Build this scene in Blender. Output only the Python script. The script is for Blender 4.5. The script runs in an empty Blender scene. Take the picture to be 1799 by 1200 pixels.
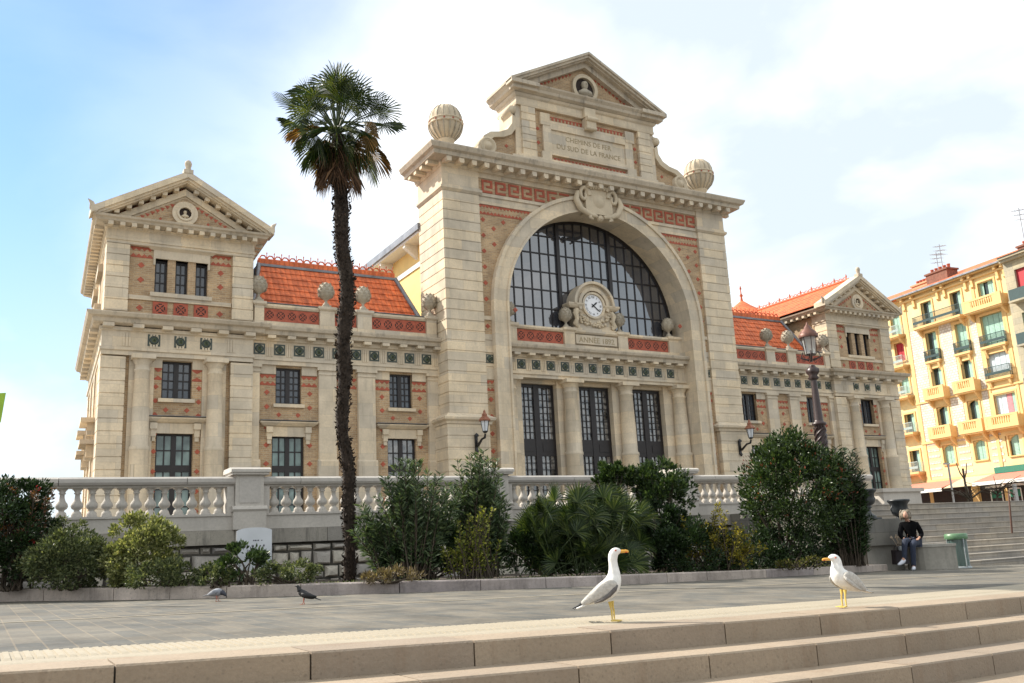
import bpy, bmesh, math, random
import numpy as np
from mathutils import Vector, Matrix, Quaternion
R = math.radians
PI = math.pi
scene = bpy.context.scene
COL = scene.collection
rng = random.Random(7)

# ------------------------------------------------------------------ camera
CAMP = Vector((-24.2335, -33.0376, 0.0)); YAW, PITCH, ROLL, FPX = 0.52895, 0.22430, -0.04997, 1610.69
F = Vector((math.sin(YAW)*math.cos(PITCH), math.cos(YAW)*math.cos(PITCH), math.sin(PITCH)))
rt = Vector((math.cos(YAW), -math.sin(YAW), 0)); up0 = rt.cross(F)
RT = rt*math.cos(ROLL) + up0*math.sin(ROLL); UP = up0*math.cos(ROLL) - rt*math.sin(ROLL)
cam_d = bpy.data.cameras.new('camera'); cam = bpy.data.objects.new('camera', cam_d); COL.objects.link(cam)
m = Matrix((RT, UP, -F)).transposed().to_4x4(); m.translation = CAMP; cam.matrix_world = m
cam_d.sensor_width = 36.0; cam_d.lens = FPX/1799*36; cam_d.clip_start = 0.05; cam_d.clip_end = 3000
scene.camera = cam
def at(u, v, D):          # a point of the place seen at photo pixel u, v and D metres ahead
    return CAMP + (F + RT*((u-899.5)/FPX) - UP*((v-600)/FPX))*D
PA, PB, PC = -0.0246, 0.0081, -0.5507
def pz(x, y): return PA*(x-CAMP.x) + PB*(y-CAMP.y) + PC
def onplaza(u, v, dz=0):
    q = F + RT*((u-899.5)/FPX) - UP*((v-600)/FPX)
    t = (PC+dz)/(q.z-PA*q.x-PB*q.y)
    return CAMP + q*t

# ------------------------------------------------------------------ materials
MATS = {}
def nt(name):
    m = bpy.data.materials.new(name); m.use_nodes = True
    t = m.node_tree; b = t.nodes['Principled BSDF']; MATS[name] = m
    return m, t, b
def N(t, typ, **kw):
    n = t.nodes.new(typ)
    for k, v in kw.items():
        if isinstance(v, tuple) and k == 'inp':
            pass
        else: setattr(n, k, v)
    return n
def setin(n, **kw):
    for k, v in kw.items(): n.inputs[k.replace('_', ' ')].default_value = v
def ramp(t, fac, stops):
    r = t.nodes.new('ShaderNodeValToRGB'); e = r.color_ramp.elements
    while len(e) < len(stops): e.new(0.5)
    for i, (p, c) in enumerate(stops):
        e[i].position = p; e[i].color = (*c, 1) if len(c) == 3 else c
    t.links.new(fac, r.inputs['Fac']); return r.outputs['Color']
def mix(t, fac, a, b, mode='MIX'):
    n = t.nodes.new('ShaderNodeMix'); n.data_type = 'RGBA'; n.blend_type = mode
    for s, v in ((n.inputs[0], fac), (n.inputs[6], a), (n.inputs[7], b)):
        if hasattr(v, 'is_output') or isinstance(v, bpy.types.NodeSocket): t.links.new(v, s)
        elif isinstance(v, (int, float)): s.default_value = v
        else: s.default_value = (*v, 1)
    return n.outputs[2]
def coords(t, scale=(1, 1, 1), wallmap=False):
    tc = t.nodes.new('ShaderNodeTexCoord')
    if wallmap:
        sp = t.nodes.new('ShaderNodeSeparateXYZ'); t.links.new(tc.outputs['Object'], sp.inputs[0])
        ad = t.nodes.new('ShaderNodeMath'); ad.operation = 'ADD'
        t.links.new(sp.outputs[0], ad.inputs[0]); t.links.new(sp.outputs[1], ad.inputs[1])
        cb = t.nodes.new('ShaderNodeCombineXYZ'); t.links.new(ad.outputs[0], cb.inputs[0]); t.links.new(sp.outputs[2], cb.inputs[1])
        src = cb.outputs[0]
    else: src = tc.outputs['Object']
    mp = t.nodes.new('ShaderNodeMapping'); mp.inputs['Scale'].default_value = scale
    t.links.new(src, mp.inputs[0]); return mp.outputs[0]
def noise(t, vec, scale, detail=4, rough=0.55):
    n = t.nodes.new('ShaderNodeTexNoise'); n.inputs['Scale'].default_value = scale
    n.inputs['Detail'].default_value = detail; n.inputs['Roughness'].default_value = rough
    t.links.new(vec, n.inputs['Vector']); return n.outputs['Fac']
def bump(t, b, h, strength, dist=0.02):
    n = t.nodes.new('ShaderNodeBump'); n.inputs['Strength'].default_value = strength; n.inputs['Distance'].default_value = dist
    t.links.new(h, n.inputs['Height']); t.links.new(n.outputs[0], b.inputs['Normal'])
def sc(c, k): return tuple(min(1, x*k) for x in c)
def stone(name, c, var=0.22, rough=0.85, stain=0.25, stainc=(0.16, 0.14, 0.12), fine=14, blocks=None, bs=0.25, island=0, pits=0):
    m, t, b = nt(name)
    v = coords(t); n1 = noise(t, v, 0.9, 5, 0.65); n2 = noise(t, v, fine, 4)
    col = ramp(t, n1, [(0.3, sc(c, 1-var)), (0.7, sc(c, 1+var*0.6))])
    if blocks:
        vb = coords(t, wallmap=True); br = t.nodes.new('ShaderNodeTexBrick'); t.links.new(vb, br.inputs['Vector'])
        br.inputs['Scale'].default_value = 1; br.inputs['Brick Width'].default_value = blocks[0]; br.inputs['Row Height'].default_value = blocks[1]
        br.inputs['Mortar Size'].default_value = blocks[2]; br.inputs['Mortar Smooth'].default_value = 0.3
        br.inputs['Color1'].default_value = (0.80, 0.81, 0.84, 1); br.inputs['Color2'].default_value = (1.12, 1.05, 0.94, 1); br.inputs['Mortar'].default_value = (0.5, 0.47, 0.43, 1)
        col = mix(t, 1.0, col, br.outputs['Color'], 'MULTIPLY')
    if island:
        gi = t.nodes.new('ShaderNodeNewGeometry')
        col = mix(t, 1.0, col, ramp(t, gi.outputs['Random Per Island'], [(0.0, (1-island, 1-island, 1-island*.8)), (0.55, (1, 1-island*.08, 1-island*.2)), (1.0, (1+island*.5, 1+island*.42, 1+island*.3))]), 'MULTIPLY')
    if pits:
        vo = t.nodes.new('ShaderNodeTexVoronoi'); vo.inputs['Scale'].default_value = 24; t.links.new(v, vo.inputs['Vector'])
        n3 = noise(t, v, 5, 5, .7); mm = t.nodes.new('ShaderNodeMath'); mm.operation = 'MULTIPLY'; t.links.new(vo.outputs['Distance'], mm.inputs[0]); t.links.new(n3, mm.inputs[1])
        col = mix(t, ramp(t, mm.outputs[0], [(0.05, (pits, pits, pits)), (0.13, (0, 0, 0))]), col, sc(c, 0.38))
    vs = coords(t, (2.2, 2.2, 0.35)); ns = noise(t, vs, 1.6, 6, 0.7)
    f = ramp(t, ns, [(0.52, (0, 0, 0)), (0.75, (stain, stain, stain))])
    col = mix(t, f, col, stainc)
    col2 = mix(t, ramp(t, n2, [(0.35, (0.35,)*3), (0.6, (0, 0, 0))]), col, sc(c, 0.72))
    t.links.new(col2, b.inputs['Base Color']); b.inputs['Roughness'].default_value = rough
    bump(t, b, n2, bs, 0.01)
    return m
def plain(name, c, rough=0.5, metal=0.0, var=0.15, scale=8, spec=0.5, bs=0.0):
    m, t, b = nt(name); v = coords(t); n1 = noise(t, v, scale, 4)
    t.links.new(ramp(t, n1, [(0.3, sc(c, 1-var)), (0.7, sc(c, 1+var))]), b.inputs['Base Color'])
    b.inputs['Roughness'].default_value = rough; b.inputs['Metallic'].default_value = metal; b.inputs['Specular IOR Level'].default_value = spec
    if bs: bump(t, b, n1, bs)
    return m
def bricks(name, c1, c2, cm, w=0.24, h=0.075, mort=0.012, rough=0.9, tint=None, swap=False, big=0.3):
    m, t, b = nt(name); vb = coords(t, wallmap=not swap)
    if swap:
        vb.node.inputs['Rotation'].default_value = (0, 0, PI/2)
    br = t.nodes.new('ShaderNodeTexBrick'); t.links.new(vb, br.inputs['Vector'])
    setin(br, Scale=1.0, Brick_Width=w, Row_Height=h, Mortar_Size=mort, Bias=0.0)
    br.inputs['Color1'].default_value = (*c1, 1); br.inputs['Color2'].default_value = (*c2, 1); br.inputs['Mortar'].default_value = (*cm, 1)
    v = coords(t); n1 = noise(t, v, 1.3, 5, 0.65)
    col = mix(t, 1.0, br.outputs['Color'], ramp(t, n1, [(0.3, (1-big,)*3), (0.7, (1+big*0.4,)*3)]), 'MULTIPLY')
    n2 = noise(t, v, 25, 3)
    col = mix(t, 1.0, col, ramp(t, n2, [(0.3, (0.82,)*3), (0.7, (1.12,)*3)]), 'MULTIPLY')
    t.links.new(col, b.inputs['Base Color']); b.inputs['Roughness'].default_value = rough
    bump(t, b, br.outputs['Fac'], -0.4 if not swap else -0.6, 0.01)
    return m
def leafmat(name, c, c2, trans=0.35, rough=0.5, spec=0.4):
    m, t, b = nt(name)
    g = t.nodes.new('ShaderNodeNewGeometry')
    col = ramp(t, g.outputs['Random Per Island'], [(0.0, sc(c, 0.6)), (0.5, c), (1.0, c2)])
    t.links.new(col, b.inputs['Base Color']); b.inputs['Roughness'].default_value = rough; b.inputs['Specular IOR Level'].default_value = spec
    tr = t.nodes.new('ShaderNodeBsdfTranslucent'); t.links.new(mix(t, 1.0, col, (1.0, 1.0, 0.45), 'MULTIPLY'), tr.inputs[0])
    ms = t.nodes.new('ShaderNodeMixShader'); ms.inputs[0].default_value = trans
    t.links.new(b.outputs[0], ms.inputs[1]); t.links.new(tr.outputs[0], ms.inputs[2])
    t.links.new(ms.outputs[0], t.nodes['Material Output'].inputs[0])
    return m
def glass(name, c, rough=0.06, spec=0.6, var=0.35, scale=0.7, ior=1.6):
    m, t, b = nt(name); v = coords(t); n1 = noise(t, v, scale, 2)
    t.links.new(ramp(t, n1, [(0.35, sc(c, 1-var)), (0.65, sc(c, 1+var))]), b.inputs['Base Color'])
    b.inputs['Roughness'].default_value = rough; b.inputs['Specular IOR Level'].default_value = spec; b.inputs['IOR'].default_value = ior
    bump(t, b, noise(t, v, 1.7, 2), .10, .05)
    return m

STONE = stone('limestone', (0.66, 0.57, 0.44), var=.24, stain=.42, blocks=(1.1, .5, .003))
STONE2 = stone('limestone_banded', (0.69, 0.595, 0.455), var=0.26, stain=.38, blocks=(1.3, 0.45, 0.004))
STONEW = stone('limestone_weathered', (0.53, 0.45, 0.345), stain=0.75, stainc=(0.10, 0.095, 0.09))
CARVE = stone('carved_stone', (0.60, 0.50, 0.36), stain=0.35, fine=30)
FINS = stone('finial_stone', (0.44, 0.385, 0.30), stain=0.85, stainc=(0.08, 0.08, 0.07), fine=25)
BRICK = bricks('yellow_brick', (0.54, 0.365, 0.205), (0.36, 0.235, 0.135), (0.48, 0.375, 0.25))
RED = plain('red_terracotta', (0.37, 0.088, 0.048), 0.75, var=0.25, scale=6)
DARKSLOT = plain('dark_opening', (0.03, 0.018, 0.015), 0.8)
GREENT = plain('green_faience', (0.022, 0.036, 0.026), 0.3, var=0.3, scale=30)
GREENL = plain('green_faience_light', (0.06, 0.08, 0.035), 0.3, var=0.4, scale=30)
CREAMT = plain('cream_faience', (0.38, 0.34, 0.24), 0.5)
WOOD = plain('dark_joinery', (0.012, 0.008, 0.008), 0.45, var=0.3)
GLASS = glass('window_glass', (0.045, 0.055, 0.07))
GLASSL = glass('lit_look_glass', (0.16, 0.22, 0.20), rough=0.15, var=0.5, scale=1.5)  # lit look of these panes is painted in as a paler base colour
GLASSA = glass('arch_glass', (0.05, 0.055, 0.07), rough=0.03, var=0.3, scale=0.35, ior=2.35)
GLASSD = glass('door_glass', (0.13, 0.12, 0.11), rough=0.08, var=0.95, scale=4.0, ior=2.0)  # strong base colour patches stand in for broken reflections in the panes
YWALL = plain('yellow_render', (0.86, 0.62, 0.24), 0.85, var=0.06, scale=1.5)
WHITE = plain('white_paint', (0.78, 0.74, 0.66), 0.6, var=0.06)
ZINC = plain('zinc', (0.20, 0.21, 0.23), 0.5, metal=0.3, var=0.3, scale=2)
BLACKM = plain('black_iron', (0.015, 0.015, 0.017), 0.45, var=0.3)
COPPER = plain('copper_cap', (0.26, 0.105, 0.06), 0.45, metal=0.3, var=0.3, scale=20)
CLOCKW = plain('enamel_dial', (0.78, 0.78, 0.80), 0.3, var=0.03)
INSC = plain('carved_letters', (0.34, 0.27, 0.17), 0.9)
def tilemat(name, c):
    m, t, b = nt(name); v = coords(t)
    w = t.nodes.new('ShaderNodeTexWave'); w.wave_type = 'BANDS'; w.bands_direction = 'X'; setin(w, Scale=1.5, Distortion=0.15); t.links.new(v, w.inputs['Vector'])
    n1 = noise(t, v, 3.5, 5, 0.7)
    br = t.nodes.new('ShaderNodeTexBrick'); t.links.new(coords(t, wallmap=True), br.inputs['Vector']); setin(br, Scale=1.0, Brick_Width=.22, Row_Height=.295, Mortar_Size=.0)
    br.inputs['Color1'].default_value = (.72, .72, .78, 1); br.inputs['Color2'].default_value = (1.15, 1.2, 1.25, 1)
    col = mix(t, 1.0, ramp(t, n1, [(0.22, sc(c, 0.5)), (0.5, c), (0.8, sc(c, 1.3))]), br.outputs['Color'], 'MULTIPLY')
    n2 = noise(t, coords(t, (3, 3, 3)), 3, 2)
    t.links.new(mix(t, ramp(t, w.outputs['Fac'], [(0.0, (0.5,)*3), (0.35, (0, 0, 0))]), col, sc(c, 0.5)), b.inputs['Base Color'])
    b.inputs['Roughness'].default_value = 0.7; bump(t, b, w.outputs['Fac'], 0.5, 0.04)
    return m
TILE = tilemat('roof_tile', (0.70, 0.16, 0.05))

# ------------------------------------------------------------------ mesh helpers
class MB:
    def __init__(s, mat=None, sx=1): s.v = []; s.f = []; s.mi = []; s.sm = []; s.mats = []; s.cur = 0; s.sx = sx; s.use(mat) if mat else None; s.xf = None
    def use(s, mat):
        if mat not in s.mats: s.mats.append(mat)
        s.cur = s.mats.index(mat); return s
    def add(s, vs, fs, smooth=False):
        o = len(s.v)
        for p in vs:
            p = Vector(p)
            if s.xf is not None: p = s.xf @ p
            s.v.append((p[0]*s.sx, p[1], p[2]))
        for f in fs: s.f.append(tuple(i+o for i in f)); s.mi.append(s.cur); s.sm.append(smooth)
    def box(s, x0, x1, y0, y1, z0, z1):
        s.add([(x0, y0, z0), (x1, y0, z0), (x1, y1, z0), (x0, y1, z0), (x0, y0, z1), (x1, y0, z1), (x1, y1, z1), (x0, y1, z1)],
              [(0, 3, 2, 1), (4, 5, 6, 7), (0, 1, 5, 4), (1, 2, 6, 5), (2, 3, 7, 6), (3, 0, 4, 7)])
    def cbox(s, x, y, z, w, d, h): s.box(x-w/2, x+w/2, y-d/2, y+d/2, z, z+h)
    def prism(s, poly, t0, t1, plane='xz', smooth=False):
        n = len(poly)
        def P(a, b, t): return (a, t, b) if plane == 'xz' else ((t, a, b) if plane == 'yz' else (a, b, t))
        vs = [P(a, b, t0) for a, b in poly] + [P(a, b, t1) for a, b in poly]
        s.add(vs, [tuple(range(n)), tuple(range(2*n-1, n-1, -1))])
        o = len(s.v)-2*n
        for i in range(n):
            j = (i+1) % n; s.f.append((o+i, o+j, o+n+j, o+n+i)); s.mi.append(s.cur); s.sm.append(smooth)
    def ring(s, xc, zc, r0, r1, a0, a1, y0, y1, n=32):   # annular sector extruded along y
        A = [R(a0+(a1-a0)*i/n) for i in range(n+1)]
        vs = []
        for a in A:
            c, q = math.cos(a), math.sin(a)
            vs += [(xc+c*r0, y0, zc+q*r0), (xc+c*r1, y0, zc+q*r1), (xc+c*r1, y1, zc+q*r1), (xc+c*r0, y1, zc+q*r0)]
        fs = []
        for i in range(n):
            for k in range(4): fs.append((4*i+k, 4*i+(k+1) % 4, 4*i+4+(k+1) % 4, 4*i+4+k))
        s.add(vs, fs, False)
        if abs(a1-a0) < 359.9: s.add([vs[i] for i in range(4)], [(0, 1, 2, 3)]); s.add(vs[-4:], [(3, 2, 1, 0)])
    def lathe(s, x, y, z, prof, n=16, smooth=True, axis='z', flute=0, squash=1.0):
        vs = []; m_ = len(prof)
        for k in range(n):
            a = 2*PI*k/n
            fl = 1-flute*(k % 2)
            for r, h in prof:
                c, q = r*fl*math.cos(a), r*fl*math.sin(a)
                if axis == 'z': vs.append((x+c, y+q*squash, z+h))
                elif axis == 'y': vs.append((x+c, y+h, z+q))
                else: vs.append((x+h, y+c, z+q))
        fs = []
        for k in range(n):
            k2 = (k+1) % n
            for i in range(m_-1): fs.append((k*m_+i, k2*m_+i, k2*m_+i+1, k*m_+i+1))
        s.add(vs, fs, smooth)
        for idx, (r, h) in ((0, prof[0]), (m_-1, prof[-1])):
            if r > 1e-4: s.add([vs[k*m_+idx] for k in range(n)], [tuple(range(n))])
    def tube(s, pts, rad, n=8, smooth=True, cap=True):
        pts = [Vector(p) for p in pts]
        if not hasattr(rad, '__len__'): rad = [rad]*len(pts)
        vs = []; ref = None
        for i, p in enumerate(pts):
            d = (pts[min(i+1, len(pts)-1)]-pts[max(i-1, 0)]).normalized()
            if ref is None:
                ref = Vector((0, 0, 1)) if abs(d.z) < 0.9 else Vector((1, 0, 0))
                u = d.cross(ref).normalized()
            else: u = (u - d*u.dot(d)).normalized()
            w = d.cross(u)
            for k in range(n):
                a = 2*PI*k/n; vs.append(p+(u*math.cos(a)+w*math.sin(a))*rad[i])
        fs = [(i*n+k, i*n+(k+1) % n, (i+1)*n+(k+1) % n, (i+1)*n+k) for i in range(len(pts)-1) for k in range(n)]
        s.add(vs, fs, smooth)
        if cap: s.add(vs[:n], [tuple(range(n))]); s.add(vs[-n:], [tuple(range(n))])
    def mould(s, path, prof):    # moulding along an xy path, profile of (out, z); outward is to the right of the path
        P = [Vector((a, b)) for a, b in path]; n = len(P); m_ = len(prof); vs = []
        for i in range(n):
            ds = []
            if i > 0: ds.append((P[i]-P[i-1]).normalized())
            if i < n-1: ds.append((P[i+1]-P[i]).normalized())
            ns = [Vector((d.y, -d.x)) for d in ds]
            if len(ns) == 2: q = (ns[0]+ns[1]); q = q/ (q.dot(ns[0]))
            else: q = ns[0]
            for o_, z in prof: vs.append((P[i].x+q.x*o_, P[i].y+q.y*o_, z))
        fs = [(i*m_+k, (i+1)*m_+k, (i+1)*m_+(k+1) % m_, i*m_+(k+1) % m_) for i in range(n-1) for k in range(m_)]
        s.add(vs, fs); s.add(vs[:m_], [tuple(range(m_))]); s.add(vs[-m_:], [tuple(range(m_))])
    def rust(s, x0, x1, y0, y1, z0, z1, h, g=0.035, d=0.03):   # banded masonry, deep joints
        s.box(x0+d, x1-d, y0+d, y1-d, z0+0.002, z1-0.002)
        n = max(1, round((z1-z0)/h)); h = (z1-z0)/n
        for i in range(n):
            j = 0.004*math.sin(i*7.3)
            s.box(x0+abs(j), x1-abs(j), y0+abs(j), y1, z0+i*h+g/2, z0+(i+1)*h-g/2)
    def holes(s, x0, x1, z0, z1, hs, y0, y1):
        xs = sorted({x0, x1, *[a for h in hs for a in h[:2]]}); zs = sorted({z0, z1, *[a for h in hs for a in h[2:]]})
        for i in range(len(xs)-1):
            run = None
            for j in range(len(zs)-1):
                cx_, cz_ = (xs[i]+xs[i+1])/2, (zs[j]+zs[j+1])/2
                solid = not any(h[0] < cx_ < h[1] and h[2] < cz_ < h[3] for h in hs)
                if solid and run is None: run = zs[j]
                if not solid and run is not None: s.box(xs[i], xs[i+1], y0, y1, run, zs[j]); run = None
            if run is not None: s.box(xs[i], xs[i+1], y0, y1, run, zs[-1])
    def mark(s): s.marks = getattr(s, 'marks', []) + [(len(s.v), len(s.f))]; return s
    def pieces(s, name, parent=None):
        ms = sorted(set([(0, 0)]+getattr(s, 'marks', [])+[(len(s.v), len(s.f))])); out = []
        for (v0, f0), (v1, f1) in zip(ms[:-1], ms[1:]):
            if f1 == f0: continue
            q = MB(); q.mats = s.mats; q.v = s.v[v0:v1]; q.f = [tuple(i-v0 for i in f) for f in s.f[f0:f1]]; q.mi = s.mi[f0:f1]; q.sm = s.sm[f0:f1]; out.append(q.build(name, parent))
        return out
    def build(s, name, parent=None, recalc=True, shear=None, **tags):
        me = bpy.data.meshes.new(name)
        me.from_pydata(s.v, [], s.f)
        for m_ in s.mats: me.materials.append(m_)
        me.polygons.foreach_set('material_index', s.mi); me.polygons.foreach_set('use_smooth', s.sm)
        if recalc:
            bm = bmesh.new(); bm.from_mesh(me); bmesh.ops.recalc_face_normals(bm, faces=bm.faces); bm.to_mesh(me); bm.free()
        me.update()
        return link(name, me, parent, **tags)
def link(name, me, parent=None, label=None, cat=None, group=None, kind=None):
    o = bpy.data.objects.new(name, me); COL.objects.link(o)
    if parent:
        o.parent = parent
        o.matrix_parent_inverse = world(parent).inverted()
    if label: o['label'] = label
    if cat: o['category'] = cat
    if group: o['group'] = group
    if kind: o['kind'] = kind
    return o
def world(o):
    mw = Matrix.Translation(o.location) @ o.rotation_euler.to_matrix().to_4x4() @ Matrix.Diagonal((*o.scale, 1))
    if o.parent: return world(o.parent) @ o.matrix_parent_inverse @ mw
    return mw
def thing(name, loc, label, cat, group=None, rz=0):
    o = link(name, None, None, label, cat, group); o.location = loc; o.rotation_euler = (0, 0, rz); o.empty_display_size = 0.2
    return o
def local(o, parent):       # child modelled in its parent's own frame
    o.parent = parent; o.matrix_parent_inverse = Matrix.Identity(4); return o
def textmesh(body, size, mat, ext=0.012, align='CENTER'):
    c = bpy.data.curves.new('t', 'FONT'); c.body = body; c.size = size; c.extrude = ext; c.align_x = align; c.resolution_u = 3
    o = bpy.data.objects.new('t', c); COL.objects.link(o)
    dg = bpy.context.evaluated_depsgraph_get(); me = bpy.data.meshes.new_from_object(o.evaluated_get(dg))
    bpy.data.objects.remove(o); me.materials.clear(); me.materials.append(mat); return me
def placed_text(body, size, mat, x, y, z, name, parent, rx=PI/2, ext=0.012):
    me = textmesh(body, size, mat, ext); me.transform(Matrix.Translation((x, y, z)) @ Matrix.Rotation(rx, 4, 'X'))
    return link(name, me, parent)
# ================================================================== THE STATION
G = 0.8
ST = thing('station_building', (0, 1, G), 'cream stone and yellow brick station with arched clock front, red roofs and gabled pavilions', 'station building')
def diamond(mb, x, z, y, r=0.13):
    mb.prism([(x-r, z), (x, z-r*0.95), (x+r, z), (x, z+r*0.95)], y-0.014, y+0.03)
def saw(mb, x0, x1, z, y, step=0.17, h=0.10, down=True, bar=0.05):
    n = max(1, int((x1-x0)/step)); st = (x1-x0)/n; s_ = -1 if down else 1
    mb.box(x0, x1, y-0.014, y+0.03, min(z, z-s_*bar), max(z, z-s_*bar))
    for i in range(n):
        a = x0+i*st; mb.prism([(a, z), (a+st, z), (a+st/2, z+s_*h)], y-0.0145, y+0.03)
def dband(mb, x0, x1, z, y):    # double toothed red band
    saw(mb, x0, x1, z, y, down=True); saw(mb, x0, x1, z-0.30, y, down=False)
def redpanel(x0, x1, y, z0, z1, n, name, s):
    mb = MB(RED, s); mb.box(x0, x1, y, y+0.12, z0, z1); w = (x1-x0)/n; h = z1-z0
    mb.use(DARKSLOT); u = min(w, h)*0.5
    for i in range(n):
        cx_, cz_ = x0+(i+.5)*w, (z0+z1)/2
        for a in range(4):
            q = R(45+90*a); c, d = math.cos(q), math.sin(q)
            def P(p, r_): return (cx_+p*c-r_*d, cz_+p*d+r_*c)
            mb.prism([P(u*.25, -u*.09), P(u*.72, -u*.09), P(u*.72, u*.09), P(u*.25, u*.09)], y-0.004, y+0.02)
            q = R(90*a); c, d = math.cos(q), math.sin(q)
            mb.prism([P(u*.55, -u*.28), P(u*.72, -u*.22), P(u*.72, u*.22), P(u*.55, u*.28)], y-0.005, y+0.02)
        mb.box(cx_-u*.09, cx_+u*.09, y-0.006, y+0.02, cz_-u*.09, cz_+u*.09)
    mb.build(name, ST)
def gtile(x, z, y, s, par, w=0.42):
    mb = MB(GREENT, s); mb.box(x-w/2, x+w/2, y-0.02, y+0.03, z-w/2, z+w/2)
    mb.use(CREAMT); mb.box(x-w*.37, x+w*.37, y-0.028, y, z-w*.37, z+w*.37)
    mb.use(GREENT); mb.lathe(x, y-0.05, z, [(w*.38, 0.02), (w*.36, 0), (w*.3, -.01)], 16, axis='y')
    mb.use(GREENL); mb.lathe(x, y-0.062, z, [(w*.26, 0.02), (w*.22, -.01), (0.02, -.03)], 12, axis='y', flute=.25)
    mb.use(GREENT); mb.lathe(x, y-0.1, z, [(w*.1, 0.02), (w*.08, -.015), (0.001, -.02)], 8, axis='y')
    return mb.build('faience_tile', ST)
def window(s, x0, x1, y, z0, z1, cols, rows, tall=False, gm=GLASS, transom=None, name='window'):
    mb = MB(WOOD, s); f = 0.07; w = x1-x0; xc = (x0+x1)/2
    mb.box(x0, x0+f, y, y+.09, z0, z1); mb.box(x1-f, x1, y, y+.09, z0, z1); mb.box(x0+f, x1-f, y, y+.09, z1-f, z1); mb.box(x0+f, x1-f, y, y+.09, z0, z0+f)
    lv = [(x0+f, xc-.065), (xc+.065, x1-f)] if cols >= 4 else [(x0+f, x1-f)]
    if cols >= 4: mb.box(xc-.085, xc+.085, y-.012, y+.09, z0+f, z1-f)
    c2 = cols//len(lv); zt = [z0+f] + ([transom-.12, transom+.12] if transom else []) + [z1-f]
    if transom: mb.box(x0+f, x1-f, y-.006, y+.088, transom-.12, transom+.12)
    bays = [(zt[i], zt[i+1]) for i in range(0, len(zt), 2)]
    for a, b in lv:
        for i in range(1, c2): q = a+(b-a)*i/c2; mb.box(q-.022, q+.022, y+.02, y+.08, z0+f, z1-f)
        for (p, r_) in bays:
            nr = max(1, round(rows*(r_-p)/(z1-z0)))
            for j in range(1, nr): q = p+(r_-p)*j/nr; mb.box(a, b, y+.022, y+.078, q-.022, q+.022)
    o = mb.build(name, ST)
    g = MB(gm, s); g.box(x0+f*.5, x1-f*.5, y+.055, y+.062, z0+f*.5, z1-f*.5); g.build('pane', o)
    return o
def hood(s, x0, x1, y, z, par):  # flat window hood on two consoles
    mb = MB(STONE, s)
    mb.mould([(x0, y+.1), (x0, y), (x1, y), (x1, y+.1)], [(0, z-.14), (.10, z-.10), (.22, z), (.24, z+.05), (0, z+.09)])
    mb.box(x0+.02, x1-.02, y-.02, y+.1, z-.5, z-.14)
    for a in (x0+.02, x1-.26):
        mb.box(a, a+.24, y-.14, y+.1, z-.36, z-.14); mb.box(a+.03, a+.21, y-.08, y+.1, z-.62, z-.36); mb.box(a+.05, a+.19, y-.05, y+.1, z-.78, z-.62)
    mb.use(ZINC); mb.box(x0-.22, x1+.22, y-.22, y+.1, z+.092, z+.105)
    mb.build('window_hood', ST)
def sill(s, x0, x1, y, z, h=.13, out=.12):
    mb = MB(STONE, s); mb.box(x0, x1, y-out, y+.12, z-h, z); mb.build('window_sill', ST)
PINE = [(.13, 0), (.13, .08), (.06, .14), (.06, .22), (.11, .27), (.14, .29), (.25, .36), (.31, .47), (.33, .58), (.31, .70), (.26, .82), (.18, .91), (.08, .97), (0.005, .99)]
def pinecone(x, y, z, s=1, k=1.0):
    mb = MB(FINS, s); mb.box(x-.17*k, x+.17*k, y-.17*k, y+.17*k, z, z+.07*k)
    mb.lathe(x, y, z+.065*k, [(a*k, b*k) for a, b in PINE], 14, flute=.1)
    for j in range(5):      # scales
        zz = .40+.11*j; rr = [.30, .33, .32, .28, .21][j]
        for i in range(9):
            a = 2*PI*(i+.5*(j % 2))/9; c, d = math.cos(a), math.sin(a)
            p = Vector((x+c*rr*k, y+d*rr*k, z+.065*k+zz*k)); t_ = Vector((-d, c, 0))*.085*k
            mb.add([p-t_, p+t_, p+Vector((c*.045*k, d*.045*k, .10*k)), p+Vector((-c*.05*k, -d*.05*k, -.06*k))], [(0, 1, 2), (0, 3, 1), (0, 2, 3), (1, 3, 2)])
    return mb.build('pinecone_finial', ST)
COLP = [(.43, 0), (.43, .14), (.38, .2), (.36, .26), (.35, 3.1), (.37, 3.14), (.37, 3.24), (.315, 3.3), (.31, 4.4), (.265, 5.85), (.30, 5.88), (.30, 5.93), (.265, 5.96), (.265, 6.1), (.33, 6.2), (.36, 6.27)]
def column(x, y, s, k=1.0, zt=7.35):
    mb = MB(STONE, s); H = zt-G; f = (H-.16)/6.27
    mb.lathe(x, y, G, [(a*k, b*f) for a, b in COLP], 24)
    mb.box(x-.42*k, x+.42*k, y-.42*k, y+.42*k, zt-.16, zt)
    return mb.build('column', ST)
def bust(mb, x, y, z, k):
    mb.lathe(x, y, z, [(.10*k, 0), (.07*k, .06*k), (.09*k, .10*k)], 8)
    mb.lathe(x, y, z+.10*k, [(.12*k, 0), (.27*k, .05*k), (.25*k, .14*k), (.12*k, .22*k), (.07*k, .27*k)], 12, squash=.6)
    mb.lathe(x, y, z+.34*k, [(.06*k, 0), (.085*k, .03*k), (.11*k, .10*k), (.115*k, .17*k), (.09*k, .24*k), (.01*k, .28*k)], 12)
    mb.lathe(x, y-.12*k, z+.46*k, [(.022*k, 0), (.03*k, .03*k), (.01*k, .07*k)], 6)

def shear_left(mb):
    mb.v = [(x+0.055*max(0, y-1.25), y, z) for x, y, z in mb.v]; return mb

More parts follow.
